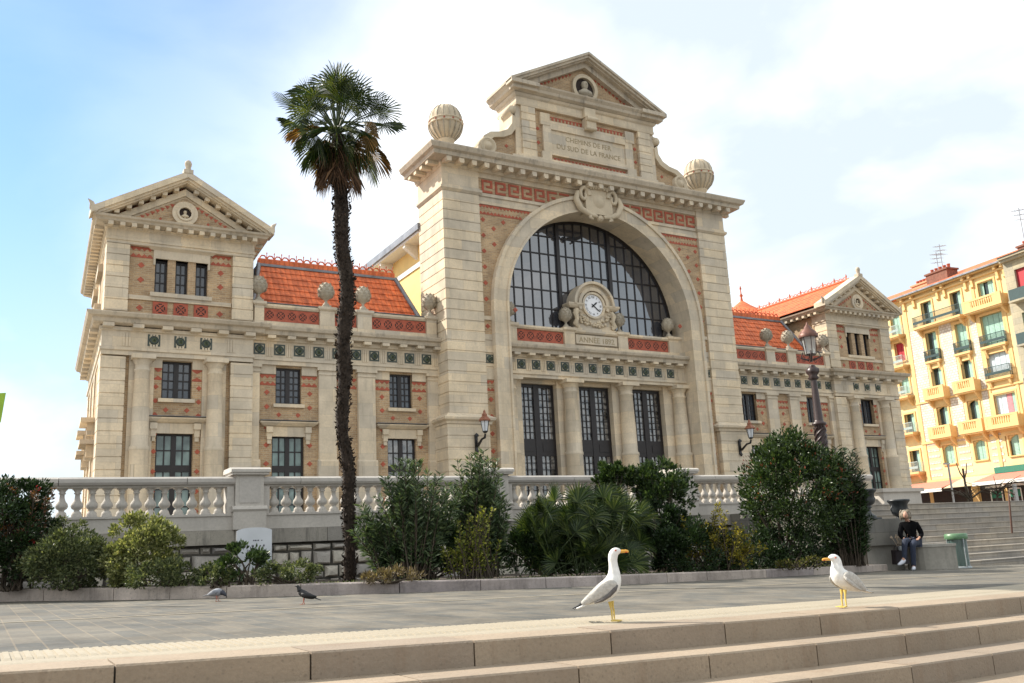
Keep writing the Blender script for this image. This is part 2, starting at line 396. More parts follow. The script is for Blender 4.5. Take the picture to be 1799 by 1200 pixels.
# ---------------------------------------------------------------- pavilions
def pavilion(s):
    SH = (lambda mb: shear_left(mb)) if s < 0 else (lambda mb: mb)
    xc, xa, xb = 18.33, 15.71, 20.95
    mb = MB(BRICK, s)
    hs = [(17.85, 18.89, 5.88, 7.27), (17.75, 19.01, G, 4.65)]
    hu = [(xc-.72-.22+.715*i, xc-.72+.22+.715*i, 9.75, 11.05) for i in range(3)]
    mb.holes(xa+.5, xb-.5, G, 8.6, hs, 1.0, 1.35); mb.holes(xa+.5, xb-.5, 8.6, 11.7, hu, 1.0, 1.35)
    mb.box(xa+.05, xb-.05, 1.36, 10.6, G, 12.0)
    SH(mb).build('brick_wall', ST)
    mb = MB(STONE2, s)
    for a, b in ((xa, xa+.82), (xb-.82, xb)):
        mb.mark()
        mb.rust(a, b, .8, 1.7, G+.35, 7.3, .45); mb.box(a-.06 if a < 16 else a, b+.06 if b > 20 else b, .74, 1.75, G, G+.35)
        mb.rust(a+.02, b-.02, .84, 1.66, 8.95, 11.45, .42)
    for a in (4.2, 7.2, 9.8):
        mb.mark(); mb.rust(xb-.1, xb+.0, a, a+.8, G+.35, 7.3, .45); mb.rust(xb-.1, xb-.02, a, a+.8, 8.95, 11.45, .42)
    SH(mb).pieces('corner_pilaster', ST)
    mb = MB(STONE, s)
    path = [(xa, 1.8), (xa, .8), (xb, .8), (xb, 10.7)]
    mb.mould(path, [(-.3, 7.35), (.0, 7.35), (.0, 7.5), (.05, 7.52), (.05, 7.62), (.0, 7.64), (0, 8.2), (.08, 8.22), (.08, 8.34), (-.3, 8.34)])
    SH(mb).build('entablature', ST)
    mb = MB(STONEW, s)
    mb.mould(path, [(-.3, 8.341), (.30, 8.42), (.33, 8.45), (.36, 8.58), (.50, 8.62), (.56, 8.73), (.56, 8.77), (-.3, 8.9)])
    mb.use(STONE)
    for i in range(6): mb.cbox(xa+.18+(xb-xa-.36)*i/5, .62, 8.28, .36, .34, .13)
    for i in range(11): mb.cbox(xb+.17, 1.7+.9*i, 8.28, .34, .36, .13)
    SH(mb).build('mid_cornice', ST)
    for i in range(3): gtile(xc-.9+.9*i, 7.93, .8, s, ST)
    mb = MB(STONE, s)     # fluted frieze blocks, antae, lintels
    for i in range(5):
        x = xc-1.35-.45+.9*i; mb.mark()
        for k in (-.1, 0, .1): mb.box(x+k-.035, x+k+.035, .775, .82, 7.66, 8.16)
    for x in (xc-1.25, xc+1.25): mb.mark(); mb.box(x-.42, x+.42, .93, 1.1, G, 7.35)
    mb.mark(); mb.box(xc-.84, xc+.84, .95, 1.1, 7.28, 7.35)
    for a, b in ((xc-.83, 17.85), (18.89, xc+.83)): mb.mark(); mb.box(a, b, .96, 1.1, 6.98, 7.28)
    mb.pieces('pilaster_strip', ST)
    for x in (xc-1.25, xc+1.25): column(x, .78, s, .93)
    mb = MB(RED, s)
    for a, b in ((17.51, 17.85), (18.89, 19.15)):
        saw(mb, a, b, 6.93, 1.0); saw(mb, a, b, 6.60, 1.0, down=False)
    for z in (6.3, 5.8, 5.3, 4.6, 4.0, 3.3, 2.6, 1.9):
        for x in (17.6, 19.08): diamond(mb, x, z, 1.0, .1)
    for x in (18.0, 18.72): diamond(mb, x, 5.48, 1.0, .1)
    for a, b in ((xa+.84, xc-1.03), (xc+1.03, xb-.84)):
        dband(mb, a, b, 11.38, 1.0)
        for z in (10.75, 10.2): diamond(mb, (a+b)/2, z, 1.0, .12)
        diamond(mb, (a+b)/2, 9.15, 1.0, .12)
    mb.build('brick_inlay', ST)
    window(s, 17.85, 18.89, 1.2, 5.88, 7.27, 4, 5)
    window(s, 17.75, 19.01, 1.2, G, 4.65, 4, 6, gm=GLASSL, transom=3.42)
    hood(s, 17.5, 19.26, .98, 5.14, ST); sill(s, 17.75, 19.0, 1.0, 5.88)
    for i, h in enumerate(hu): window(s, h[0], h[1], 1.2, h[2], h[3], 2, 3)
    mb = MB(STONE, s)
    mb.box(xc-1.0, xc+1.0, .93, 1.2, 11.05, 11.36); mb.box(xc-1.0, xc-.93+.0, .93, 1.1, 10.8, 11.05); mb.box(xc+.93, xc+1.0, .93, 1.1, 10.8, 11.05)
    mb.mould([(xc-1.08, 1.1), (xc-1.08, .93), (xc+1.08, .93), (xc+1.08, 1.1)], [(0, 11.36), (.05, 11.4), (.14, 11.46), (.14, 11.52), (0, 11.54)])
    mb.build('window_lintel', ST)
    mb = MB(STONE, s); mb.box(xc-1.08, xc+1.08, .86, 1.2, 9.60, 9.75); mb.box(xa+.82, xb-.82, .93, 1.1, 9.44, 9.60); mb.box(xa+.82, xb-.82, .93, 1.1, 8.75, 8.92)
    mb.build('window_sill', ST)
    for i in range(3): redpanel(xc-.72-.25+.715*i, xc-.72+.25+.715*i, .96, 8.94, 9.42, 1, 'terracotta_panel', s)
    # top entablature and pediment
    mb = MB(STONE, s)
    mb.mould([(xa, 1.8), (xa, .82), (xb, .82), (xb, 10.7)], [(-.3, 11.45), (0, 11.45), (0, 11.55), (.04, 11.57), (.04, 11.66), (0, 11.68), (0, 11.95), (.06, 11.98), (.1, 12.06), (-.3, 12.06)])
    for i in range(14): mb.cbox(xa+.08+(xb-xa-.16)*i/13, .58, 11.98, .17, .3, .14)
    for i in range(22): mb.cbox(xb+.24, 1.2+.43*i, 11.98, .3, .17, .14)
    for i in range(22): mb.cbox(xa-.24, 1.2+.43*i, 11.98, .3, .17, .14)
    SH(mb).build('top_entablature', ST)
    mb = MB(STONEW, s)
    mb.mould([(xa, 10.9), (xa, .82), (xb, .82), (xb, 10.9)], [(-.4, 12.061), (.12, 12.08), (.38, 12.13), (.42, 12.2), (.5, 12.24), (.53, 12.31), (-.4, 12.33)])
    SH(mb).build('top_cornice', ST)
    half, z0, z1, sl = 3.22, 12.36, 14.20, (14.20-12.36)/3.22
    mb = MB(STONE, s)
    def chev(off0, off1, y0, y1, h_=half):   # raking band between two vertical offsets below the slope
        mb.prism([(xc-h_, z0-off0+(half-h_)*sl), (xc, z1-off0), (xc+h_, z0-off0+(half-h_)*sl), (xc+h_, z0-off1+(half-h_)*sl), (xc, z1-off1), (xc-h_, z0-off1+(half-h_)*sl)], y0, y1)
    chev(-.14, .10, .22, 1.0); chev(.10, .20, .30, .98, 3.12); chev(.2, .27, .38, .96, 3.0)
    chev(.40, .66, .70, .94, 2.3)
    for i in range(7):
        for q in (-1, 1):
            dx = .36+.40*i; mb.cbox(xc+q*dx, .62, z1-dx*sl-.40, .17, .3, .14)
    mb.prism([(xc-2.5, 12.34), (xc+2.5, 12.34), (xc, 12.34+2.5*sl)], .78, 1.6)
    mb.build('pediment', ST)
    mb = MB(BRICK, s); mb.prism([(xc-1.95, 12.34), (xc+1.95, 12.34), (xc, 12.34+1.95*sl)], .74, .79); mb.build('tympanum', ST)
    mb = MB(RED, s)
    for q in (-1, 1):
        for i in range(8):
            x = xc+q*(.45+.17*i); z = 12.34+(1.95-abs(x-xc))*sl-.05
            mb.prism([(x-.085, z+.04*0), (x+.085, z), (x, z-.13)], .728, .75)
        diamond(mb, xc+q*.85, 12.52, .74, .06)
    mb.build('tympanum_inlay', ST)
    mb = MB(STONE, s); mb.ring(xc, 12.82, .24, .46, 0, 360, .64, .76, 32); mb.ring(xc, 12.82, .22, .30, 0, 360, .60, .7, 32)
    mb.use(DARKSLOT); mb.lathe(xc, .73, 12.82, [(.25, 0), (.25, -.02)], 20, axis='y')
    mb.use(CARVE); bust(mb, xc, .68, 12.60, .55); mb.build('portrait_medallion', ST)
    # roof
    ya, yb = 1.02, 11.0
    mb = MB(TILE, s); nrow = 8
    for q in (-1, 1):
        for i in range(nrow):
            a, b = half*.955*(1-i/nrow), half*.955*(1-(i+1)/nrow)
            za, zb = z0+(half-a)*sl, z0+(half-b)*sl
            mb.prism([(xc+q*a, za+.02), (xc+q*a, za+.09), (xc+q*(b-.03), zb+.05), (xc+q*(b-.03), zb+.0)], ya-.03, yb)
    mb.use(plain_ter); mb.tube([(xc, ya, z1+.08), (xc, yb, z1+.08)], .09, 8)
    mb.box(xc-3.0, xc+3.0, 1.7, 10.9, 12.2, 12.32); mb.prism([(xc-half+.15, 12.34), (xc+half-.15, 12.34), (xc, z1-.05)], 10.6, 10.9)
    SH(mb).build('roof', ST)
    # crest + finials
    mb = MB(plain_ter, s)
    for i in range(34):
        y = 1.2+.29*i; mb.tube([(xc, y, z1+.1), (xc, y+.05, z1+.24), (xc, y+.14, z1+.28), (xc, y+.23, z1+.24), (xc, y+.28, z1+.1)], .025, 5)
        if i % 3 == 0: mb.lathe(xc, y, z1+.1, [(.03, 0), (.02, .12), (.05, .2), (.01, .34)], 6)
    SH(mb).build('ridge_crest', ST)
    mb = MB(STONEW, s); mb.box(xc-.17, xc+.17, .2, .5, z1+.05, z1+.2)
    mb.lathe(xc, .35, z1+.2, [(.11, 0), (.10, .12), (.12, .18), (.135, .27), (.11, .36), (.05, .41), (.01, .43)], 10); mb.build('apex_finial', ST)
    for q in (-1, 1):
        x = xc+q*(half-.05); mb = MB(STONEW, s)
        mb.tube([(x-q*.15, .35, z0-.02), (x, .35, z0+.12), (x+q*.03, .35, z0+.3), (x+q*.15, .35, z0+.42)], [.14, .12, .08, .02], 8); mb.build('corner_horn', ST)
    if s < 0:   # consoles and hoods seen edge-on along the flank
        mb = MB(STONE, s)
        for y in (4.0, 7.5):
            mb.mark()
            for z in (4.5, 5.3): mb.mark(); mb.box(xb-.05, xb+.42, y-.9, y+.9, z, z+.16); mb.box(xb-.05, xb+.2, y-.7, y-.5, z-.45, z); mb.box(xb-.05, xb+.2, y+.5, y+.7, z-.45, z)
            mb.mark(); mb.box(xb-.05, xb+.18, y-.7, y+.7, 9.6, 9.8); mb.mark(); mb.box(xb-.05, xb+.12, y-.9, y+.9, 11.0, 11.3)
        shear_left(mb).pieces('flank_window_hood', ST)
plain_ter = plain('ridge_terracotta', (0.55, 0.13, 0.05), 0.7, var=0.25)
for s in (-1, 1): pavilion(s)

# ---------------------------------------------------------------- wings
def wing(s):
    x0, x1 = 8.0, 15.71
    near = (9.12, 10.12); far = (13.76, 14.76)
    hs = [(near[0], near[1], 5.86, 7.27), (far[0], far[1], 5.86, 7.27), (near[0]-.12, near[1]+.12, G, 4.65), (far[0]-.12, far[1]+.12, G, 4.65)]
    mb = MB(BRICK, s); mb.holes(x0, x1, G, 7.6, hs, 1.15, 1.5); mb.box(x0, x1, 1.55, 9.4, G, 8.6); mb.build('brick_wall', ST)
    mb = MB(STONE, s)
    pil = ((8.0, 8.46), (10.78, 11.5), (12.4, 13.1), (15.4, 15.7))
    for a, b in pil:
        mb.mark(); mb.box(a, b, 1.0, 1.2, 3.75, 7.05); mb.box(a-.05, b+.05, .94, 1.2, G, 3.68); mb.prism([(.94, 3.68), (1.0, 3.75), (1.2, 3.75), (1.2, 3.68)], a-.05, b+.05, 'yz')
        mb.box(a-.02, b+.02, .97, 1.2, 7.05, 7.12); mb.box(a-.07, b+.07, .93, 1.2, 7.22, 7.34); mb.box(a, b, 1.0, 1.2, 7.12, 7.22)
    mb.pieces('pilaster', ST)
    mb = MB(STONE, s)
    for a, b in ((8.5, near[0]), (near[1], 10.75), (13.15, far[0]), (far[1], 15.38)): mb.mark(); mb.box(a, b, 1.10, 1.2, 7.0, 7.34)
    mb.pieces('lintel_block', ST)
    mb = MB(STONE, s)
    mb.box(x0, x1-.05, .98, 1.56, 7.34, 7.5); mb.box(x0, x1-.05, .94, 1.5, 7.5, 7.6); mb.box(x0, x1-.05, 1.0, 1.5, 7.6, 8.25)
    for i in range(11):
        x = 8.5+.77*i-.385
        for k in (-.09, 0, .09): mb.box(x+k-.03, x+k+.03, .975, 1.02, 7.66, 8.16)
        mb.cbox(x, .8, 8.3, .30, .34, .12)
    mb.box(x0, x1-.05, .92, 1.5, 8.25, 8.42)
    mb.build('entablature', ST)
    mb = MB(STONEW, s)
    mb.mould([(x0+.0, 1.0), (x1-.0, 1.0)], [(-.4, 8.421), (.34, 8.44), (.36, 8.58), (.46, 8.62), (.5, 8.73), (.5, 8.77), (-.4, 8.8)])
    mb.build('mid_cornice', ST)
    for i in range(10): gtile(8.5+.77*i, 7.93, 1.0, s, ST)
    # parapet
    mb = MB(STONE, s); mb.box(x0, x1-.02, .9, 1.3, 8.78, 9.02); mb.box(x0, x1-.02, 1.0, 1.25, 9.02, 9.55)
    mb.mould([(x0, .96), (x1-.02, .96)], [(-.3, 9.55), (.03, 9.55), (.08, 9.62), (.08, 9.7), (-.3, 9.74)])
    piers = ((8.05, 8.5), (10.94, 11.55), (12.5, 13.1), (15.3, 15.66))
    for a, b in piers: mb.box(a, b, .86, 1.3, 8.785, 9.6); mb.mould([(a, 1.1), (a, .86), (b, .86), (b, 1.1)], [(-.1, 9.6), (.02, 9.6), (.08, 9.66), (.08, 9.76), (-.1, 9.78)])
    mb.use(ZINC); mb.box(x0+.02, x1-.05, .9, 1.3, 9.742, 9.76)
    mb.build('parapet', ST)
    redpanel(8.52, 10.92, .965, 9.04, 9.53, 5, 'terracotta_panel', s); redpanel(11.57, 12.48, .965, 9.04, 9.53, 2, 'terracotta_panel', s); redpanel(13.12, 15.28, .965, 9.04, 9.53, 5, 'terracotta_panel', s)
    for a, b in piers: pinecone((a+b)/2, 1.05, 9.78, s, 1.0)
    mb = MB(RED, s)
    for a, b in ((8.5, near[0]), (near[1], 10.75), (13.15, far[0]), (far[1], 15.38), (11.53, 12.37)):
        saw(mb, a, b, 6.93, 1.15); saw(mb, a, b, 6.62, 1.15, down=False)
    for a, b in (near, far):
        for z in (6.3, 5.75, 4.95, 4.3, 3.6, 2.9, 2.2, 1.5):
            for x in (a-.33, b+.33): diamond(mb, x, z, 1.15, .11)
        for x in (a+.13, b-.13): diamond(mb, x, 5.45, 1.15, .1)
    for z in (6.3, 5.75, 4.95, 4.3, 3.6, 2.9): diamond(mb, 11.95, z, 1.15, .11)
    mb.build('brick_inlay', ST)
    for i, (a, b) in enumerate((near, far)):
        window(s, a, b, 1.3, 5.86, 7.27, 4, 5); sill(s, a-.1, b+.1, 1.15, 5.86)
        window(s, a-.12, b+.12, 1.3, G, 4.65, 4, 6, gm=GLASSL if i else GLASSD, transom=3.42)
        hood(s, a-.38, b+.38, 1.12, 5.12, ST)
    # mansard
    mb = MB(TILE, s); ya, za, yb, zb = 1.7, 9.35, 3.35, 12.0; n = 9
    xa0, xa1, xb0, xb1 = 8.15, 15.6, 8.85, 14.9
    def P(t): return (xa0+(xb0-xa0)*t, xa1+(xb1-xa1)*t, ya+(yb-ya)*t, za+(zb-za)*t)
    for i in range(n):
        l0, r0, y0, q0 = P(i/n); l1, r1, y1, q1 = P((i+1)/n)
        mb.add([(l0, y0-.05, q0), (r0, y0-.05, q0), (r1, y1-.0, q1+.02), (l1, y1-.0, q1+.02), (l0, y0+.08, q0-.02), (r0, y0+.08, q0-.02)],
               [(0, 1, 2, 3), (0, 4, 5, 1)])
    l1, r1, y1, q1 = P(1); l0, r0, y0, q0 = P(0)
    mb.box(xb0, xb1, yb, yb+.25, zb+.08, zb+.3)
    mb.use(ZINC); mb.box(xb0-.02, xb1+.02, yb-.08, yb+.3, zb-.02, zb+.085); mb.box(xb0, xb1, yb+.2, 9.0, zb+.0, zb+.1)
    for (a, b) in ((l0, l1), (r0, r1)):
        mb.add([(a, ya-.08, za), (b, yb-.08, zb+.05), (b, 9.2, zb), (a, 9.4, za)], [(0, 1, 2, 3)])
        mb.tube([(a, ya-.06, za), (b, yb-.03, zb+.05)], .1, 6)
    mb.box(x0+.02, x1-.05, 1.3, 1.8, 9.2, 9.38)
    mb.build('roof', ST, recalc=True)
    mb = MB(plain_ter, s); nn = 19; st = (xb1-xb0-.1)/nn
    mb.tube([(xb0, yb+.1, zb+.3), (xb1, yb+.1, zb+.3)], .06, 6)
    for i in range(nn):
        x = xb0+.05+i*st; mb.tube([(x+.02, yb+.1, zb+.3), (x+.03, yb+.1, zb+.4), (x+st*.3, yb+.1, zb+.49), (x+st*.7, yb+.1, zb+.49), (x+st-.03, yb+.1, zb+.4), (x+st-.02, yb+.1, zb+.3)], .032, 5)
        mb.lathe(x, yb+.1, zb+.34, [(.02, 0), (.015, .22), (.03, .25), (.005, .32)], 5)
    mb.build('ridge_crest', ST)
for s in (-1, 1): wing(s)

# ---------------------------------------------------------------- central block
ZC, RI, RO = 10.2, 5.05, 5.82
mb = MB(STONE2)
for s in (-1, 1):
    mb.sx = s; mb.mark()
    mb.rust(6.22, 8.0, 0, 2.5, 5.55, 15.2, .435); mb.rust(6.26, 8.2, -.15, 2.6, G, 5.1, .5)
mb.pieces('banded_pier', ST)
mb = MB(STONE)
for s in (-1, 1):
    mb.sx = s; mb.mark()
    mb.mould([(6.2, .3), (6.2, -.15), (8.2, -.15), (8.2, 2.7)], [(-.2, 5.1), (.03, 5.1), (.05, 5.2), (.16, 5.27), (.18, 5.36), (0, 5.46), (-.1, 5.55), (-.2, 5.55)])
    mb.mark(); mb.mould([(6.2, .3), (6.2, .0), (8.0, .0), (8.0, 2.5)], [(-.2, 15.2), (.0, 15.2), (.1, 15.3), (.1, 15.4), (.02, 15.42), (.02, 15.5), (-.2, 15.5)])
    mb.box(6.22, 8.0, 0, 2.5, 15.5, 16.3)
mb.pieces('pier_moulding', ST)
# spandrel walls
def spandrel(y0, y1, r, zt, zb=None, mat=BRICK, xm=6.25):
    mb = MB(mat)
    n = 40; zb = G if zb is None else zb
    A = [PI-PI*i/n for i in range(n+1)]
    top = [(r*math.cos(a), ZC+r*math.sin(a)) for a in A]
    for i in range(n):
        a, b = top[i], top[i+1]
        if max(a[1], b[1]) > zt: continue
        mb.prism([a, b, (b[0], zt), (a[0], zt)], y0, y1)
    for q in (-1, 1): mb.box(min(q*r, q*xm), max(q*r, q*xm), y0, y1, zb, zt)
    return mb
mb = spandrel(.12, 2.4, 5.5, 16.32); mb.build('brick_wall', ST)
mb = MB(STONE); n_ = 30
mb.ring(0, ZC, RI, RI+.10, 0, 180, -.16, 1.25, 48); mb.ring(0, ZC, RI+.10, RO-.16, 0, 180, -.10, 1.25, 48); mb.ring(0, ZC, RO-.16, RO, 0, 180, -.18, .3, 48)
for q in (-1, 1):
    for a, b, y, yy in ((RI, RI+.10, -.16, 1.25), (RI+.10, RO-.16, -.10, 1.25), (RO-.16, RO, -.18, .3)): mb.box(min(q*a, q*b), max(q*a, q*b), y, yy, G, ZC)
    mb.box(min(q*RI, q*5.5), max(q*RI, q*5.5), 1.252, 2.4, G, ZC)
mb.build('arch_ring', ST)
mb = MB(RED)     # inlay of the arch wall
t_ = .10
for s in (-1, 1):
    mb.sx = s
    def okc(x, z): return x*x+(z-ZC)**2 > (RO+.05)**2 or z < ZC
    # greek key
    cw, h = .68, .60
    for i in range(7):
        X0 = 6.15-cw*(i+1); Z0 = 15.42
        segs = [(0, h-t_, .54, h), (.44, t_, .54, h-t_), (.02, 0, .54, t_), (0, .24, t_, h-t_), (t_, .24, .30, .24+t_)]
        for a, b, c, d in segs:
            if s > 0: a, c = cw-c, cw-a
            if okc(X0+a, Z0+b) and (X0+a > 1.2): mb.box(X0+a, X0+c, .09, .14, Z0+b, Z0+d)
    x = 5.9
    for x0_, x1_, z in ((4.1, 6.2, 14.72), (4.5, 6.2, 14.35)):
        pass
    xl = math.sqrt(max(0, (RO+.02)**2-(14.80-ZC)**2)); saw(mb, xl, 6.2, 14.80, .12, down=True)
    xl = math.sqrt(max(0, (RO+.02)**2-(14.42-ZC)**2)); saw(mb, xl, 6.2, 14.45, .12, down=False)
    j = 0; z = 14.15
    while z > 9.9:
        for x in ((6.02, 5.0, 4.2) if j % 2 == 0 else (5.5, 4.6)):
            if okc(x-.12, z-.1): diamond(mb, x, z, .12, .12)
        z -= .36; j += 1
    z = 6.3
    saw(mb, RO+.02, 6.2, 6.95, .12); saw(mb, RO+.02, 6.2, 6.6, .12, down=False)
    for k in range(9): diamond(mb, 6.01, 6.2-.72*k, .12, .12)
    diamond(mb, 6.01, 9.35, .12, .12)
mb.build('brick_inlay', ST)
mb = MB(STONE)
for s in (-1, 1):
    mb.sx = s; mb.mark()
    xi = 3.3
    # moulded string below the key pattern, cut by the arch
    for a, b, o in ((14.86, 15.0, .05), (15.0, 15.22, .02), (15.22, 15.36, .08)):
        xl = math.sqrt(max(0, (RO-.1)**2-(a-ZC)**2)); mb.box(xl, 6.22, .12-o, .3, a, b)
    mb.mark(); mb.box(0, 6.22, .06, .3, 16.08, 16.3)
    for a, b, o in ((9.62, 9.78, .06), (8.75, 9.0, .03), (8.3, 8.74, .01), (7.05, 7.6, .02), (7.6, 7.7, .05), (8.2, 8.3, .06)): mb.mark(); mb.box(RO-.05, 6.24, .12-o, .3, a, b)
    mb.mark(); mb.box(RO-.05, 6.24, .11, .3, 7.7, 8.2)
mb.pieces('string_course', ST)
for s in (-1, 1): gtile(6.01, 7.93, .1, s, ST, .36)
# main cornice
mb = MB(STONE); path = [(-8.0, 2.6), (-8.0, 0), (8.0, 0), (8.0, 2.6)]
mb.mould(path, [(-.4, 16.3), (.03, 16.3), (.06, 16.36), (.10, 16.42), (-.4, 16.42)])
for i in range(27): mb.cbox(-7.9+15.8*i/26, -.33, 16.36, .24, .5, .17); mb.cbox(-7.9+15.8*i/26, -.5, 16.3, .2, .18, .06)
for i in range(4):
    for q in (-1, 1): mb.cbox(q*8.33, .25+.62*i, 16.36, .5, .24, .17)
mb.build('modillion_course', ST)
mb = MB(STONEW)
mb.mould(path, [(-.5, 16.421), (.1, 16.43), (.12, 16.50), (.62, 16.54), (.65, 16.7), (.78, 16.76), (.86, 16.93), (.86, 16.98), (-.5, 17.1)])
mb.box(-7.6, 7.6, .3, 2.55, 16.9, 17.12)
mb.use(ZINC); mb.box(-7.5, 7.5, .5, 2.5, 17.121, 17.14)
mb.build('main_cornice', ST)
# cartouche
mb = MB(CARVE)
mb.lathe(0, -.30, 15.75, [(.62, .3), (.60, .06), (.52, 0.0), (.46, .06), (.40, .05), (.30, -.04), (.12, -.10), (.01, -.11)], 24, axis='y')
for q in (-1, 1):
    pts = []
    for i in range(26):
        a = i/25*2.3*PI; r = .50*(1-i/25*.82); pts.append((q*(.85+.02-r*math.cos(a)*.6-.05), -.28, 15.95+r*math.sin(a)*.9+.02))
    mb.tube(pts, [.12-.06*i/25 for i in range(26)], 8)
    mb.tube([(q*1.15, -.25, 16.1), (q*1.28, -.28, 15.7), (q*1.05, -.28, 15.25), (q*.6, -.3, 15.02), (q*.2, -.3, 14.98)], [.10, .15, .15, .12, .09], 8)
    mb.tube([(q*.5, -.3, 15.02), (q*.62, -.35, 14.85), (q*.45, -.36, 14.8)], [.09, .09, .05], 7)
for i in range(7): mb.lathe(-.48+.16*i, -.34, 16.45-.008*(i-3)**2, [(.04, -.12), (.09, -.04), (.10, .04), (.05, .13), (.01, .15)], 8)
mb.box(-.75, .75, -.3, .2, 15.1, 16.35); mb.lathe(0, -.35, 14.9, [(.16, .1), (.14, -.02), (.05, -.08)], 10, axis='y')
mb.build('cartouche', ST)
# attic gable
gz = 17.1
mb = MB(BRICK); mb.box(-3.0, 3.0, .25, 1.6, gz, 20.3); mb.prism([(-4.0, 20.9), (4.0, 20.9), (0, 23.1)], .3, 1.5)
mb.build('gable_wall', ST)
mb = MB(STONE2)
for q in (-1, 1): mb.mark(); mb.rust(min(q*3.0, q*3.75), max(q*3.0, q*3.75), .1, 1.7, gz+.5, 20.1, .34)
mb.pieces('gable_pilaster', ST)
mb = MB(STONE)
mb.box(-4.35, 4.35, .0, 1.75, gz, gz+.42); mb.box(-4.0, 4.0, .05, 1.7, gz+.42, gz+.52)
for q in (-1, 1): mb.box(min(q*3.75, q*4.05), max(q*3.75, q*4.05), .22, 1.7, gz+.52, 20.1)
mb.mould([(-4.0, 1.9), (-4.0, .1), (4.0, .1), (4.0, 1.9)], [(-.3, 20.1), (0, 20.1), (.03, 20.2), (0, 20.22), (0, 20.5), (.08, 20.56), (.14, 20.66), (-.3, 20.66)])
mb.build('gable_entablature', ST)
mb = MB(STONEW)
mb.mould([(-4.0, 2.1), (-4.0, .1), (4.0, .1), (4.0, 2.1)], [(-.4, 20.661), (.14, 20.68), (.3, 20.76), (.34, 20.88), (.46, 21.0), (.48, 21.06), (-.4, 21.08)])
for q in (-1, 1): mb.box(min(q*3.0, q*4.5), max(q*3.0, q*4.5), -.46, .1, 20.90, 21.09); mb.box(min(q*3.05, q*4.35), max(q*3.05, q*4.35), -.3, .1, 20.72, 20.9)
gs, gh, ga = (23.48-21.15)/4.5, 4.5, 23.48
def gchev(o0, o1, y0, y1, h_):
    zz = lambda x, o: ga-abs(x)*gs-o
    mb.prism([(-h_, zz(h_, o0)), (0, ga-o0), (h_, zz(h_, o0)), (h_, zz(h_, o1)), (0, ga-o1), (-h_, zz(h_, o1))], y0, y1)
gchev(0, .13, -.40, 2.0, 4.5); gchev(.13, .26, -.32, 1.9, 4.36); gchev(.26, .34, -.18, 1.6, 4.2); gchev(.34, .62, .05, 1.5, 3.9)
mb.build('gable_cornice', ST)
mb = MB(RED)
for q in (-1, 1):
    for i in range(11):
        x = q*(.75+.21*i); z = ga-abs(x)*gs-.63; mb.prism([(x-.10, z-gs*0), (x+.10, z), (x, z-.16)], .285, .31)
    for x, z in ((.75, 21.35), (1.9, 21.35), (2.7, 21.25)): diamond(mb, q*x, z, .3, .08)
    for z in (18.45, 19.15): diamond(mb, q*2.82, z, .25, .11)
for i in range(22):
    x = -2.2+.2*i
    if abs(x) > .3: mb.box(x-.0, x+.1, .235, .26, 19.72, 19.86)
    mb.box(x, x+.1, .235, .26, 17.66, 17.8)
mb.box(-2.2, 2.2, .24, .26, 19.86, 19.9); mb.box(-2.2, 2.2, .24, .26, 17.8, 17.83)
mb.build('gable_inlay', ST)
mb = MB(STONE)
for a, b, c, d in ((-2.6, 2.6, 19.2, 19.62), (-2.6, 2.6, 17.9, 18.15), (-2.6, -2.15, 18.15, 19.2), (2.15, 2.6, 18.15, 19.2)): mb.box(a, b, .12, .3, c, d)
for q in (-1, 1): mb.box(min(q*2.2, q*2.72), max(q*2.2, q*2.72), .10, .3, 19.35, 19.95); mb.box(min(q*2.2, q*2.72), max(q*2.2, q*2.72), .10, .3, 17.62, 18.0)
mb.box(-2.15, 2.15, .2, .3, 18.15, 19.2); mb.build('inscription_tablet', ST)
placed_text('CHEMINS DE FER', .35, INSC, 0, .20, 18.76, 'carved_inscription', ST)
placed_text('DU SUD DE LA FRANCE', .35, INSC, 0, .20, 18.32, 'carved_inscription', ST)
mb = MB(CARVE); mb.box(-.32, .32, -.12, .3, 20.1, 20.6); mb.box(-.27, .27, -.18, .3, 19.5, 20.1); mb.tube([(-.3, -.2, 20.0), (.3, -.2, 20.0)], .12, 10); mb.tube([(-.3, -.1, 19.55), (.3, -.1, 19.55)], .1, 10)
mb.build('keystone', ST)
mb = MB(CARVE); mb.ring(0, 21.78, .56, .74, 0, 360, .12, .32, 32)
mb.use(DARKSLOT); mb.lathe(0, .29, 21.78, [(.57, 0), (.57, -.01)], 24, axis='y'); mb.use(FINS); bust(mb, 0, .18, 21.22, 1.55); mb.build('portrait_bust', ST)
for q in (-1, 1):    # side scrolls
    mb = MB(CARVE, q)
    out = [(4.02, 20.0), (4.25, 19.95), (4.35, 19.75), (4.22, 19.5), (4.25, 19.1), (4.5, 18.75), (4.9, 18.55), (5.4, 18.45), (5.75, 18.2), (5.95, 17.8), (6.05, 17.3)]
    mb.use(BRICK); mb.prism([(4.02, 17.15)]+[(a-.15, b-.12) for a, b in out[3:]]+[(5.9, 17.15)], .35, .8)
    mb.use(CARVE)
    inn = [(a-.02 if i < 3 else a-.2, b-.22 if i > 3 else b-.1) for i, (a, b) in enumerate(out)]
    for i in range(len(out)-1): mb.prism([out[i], out[i+1], inn[i+1], inn[i]], .15, 1.0)
    mb.lathe(5.55, .2, 17.75, [(.42, .6), (.42, -.05), (.34, -.1), (.28, -.02), (.2, -.02), (.16, -.1), (.01, -.12)], 18, axis='y')
    mb.lathe(4.2, .2, 19.8, [(.2, .6), (.2, -.05), (.01, -.1)], 12, axis='y')
    mb.box(4.0, 6.2, .1, 1.05, 17.1, 17.3)
    for i in range(3): mb.use(RED); mb.prism([(4.25+.3*i, 17.35), (4.45+.3*i, 17.35), (4.35+.3*i, 17.5)], .335, .36)
    diamond(mb, 4.5, 18.0, .35, .1)
    mb.build('side_scroll', ST)
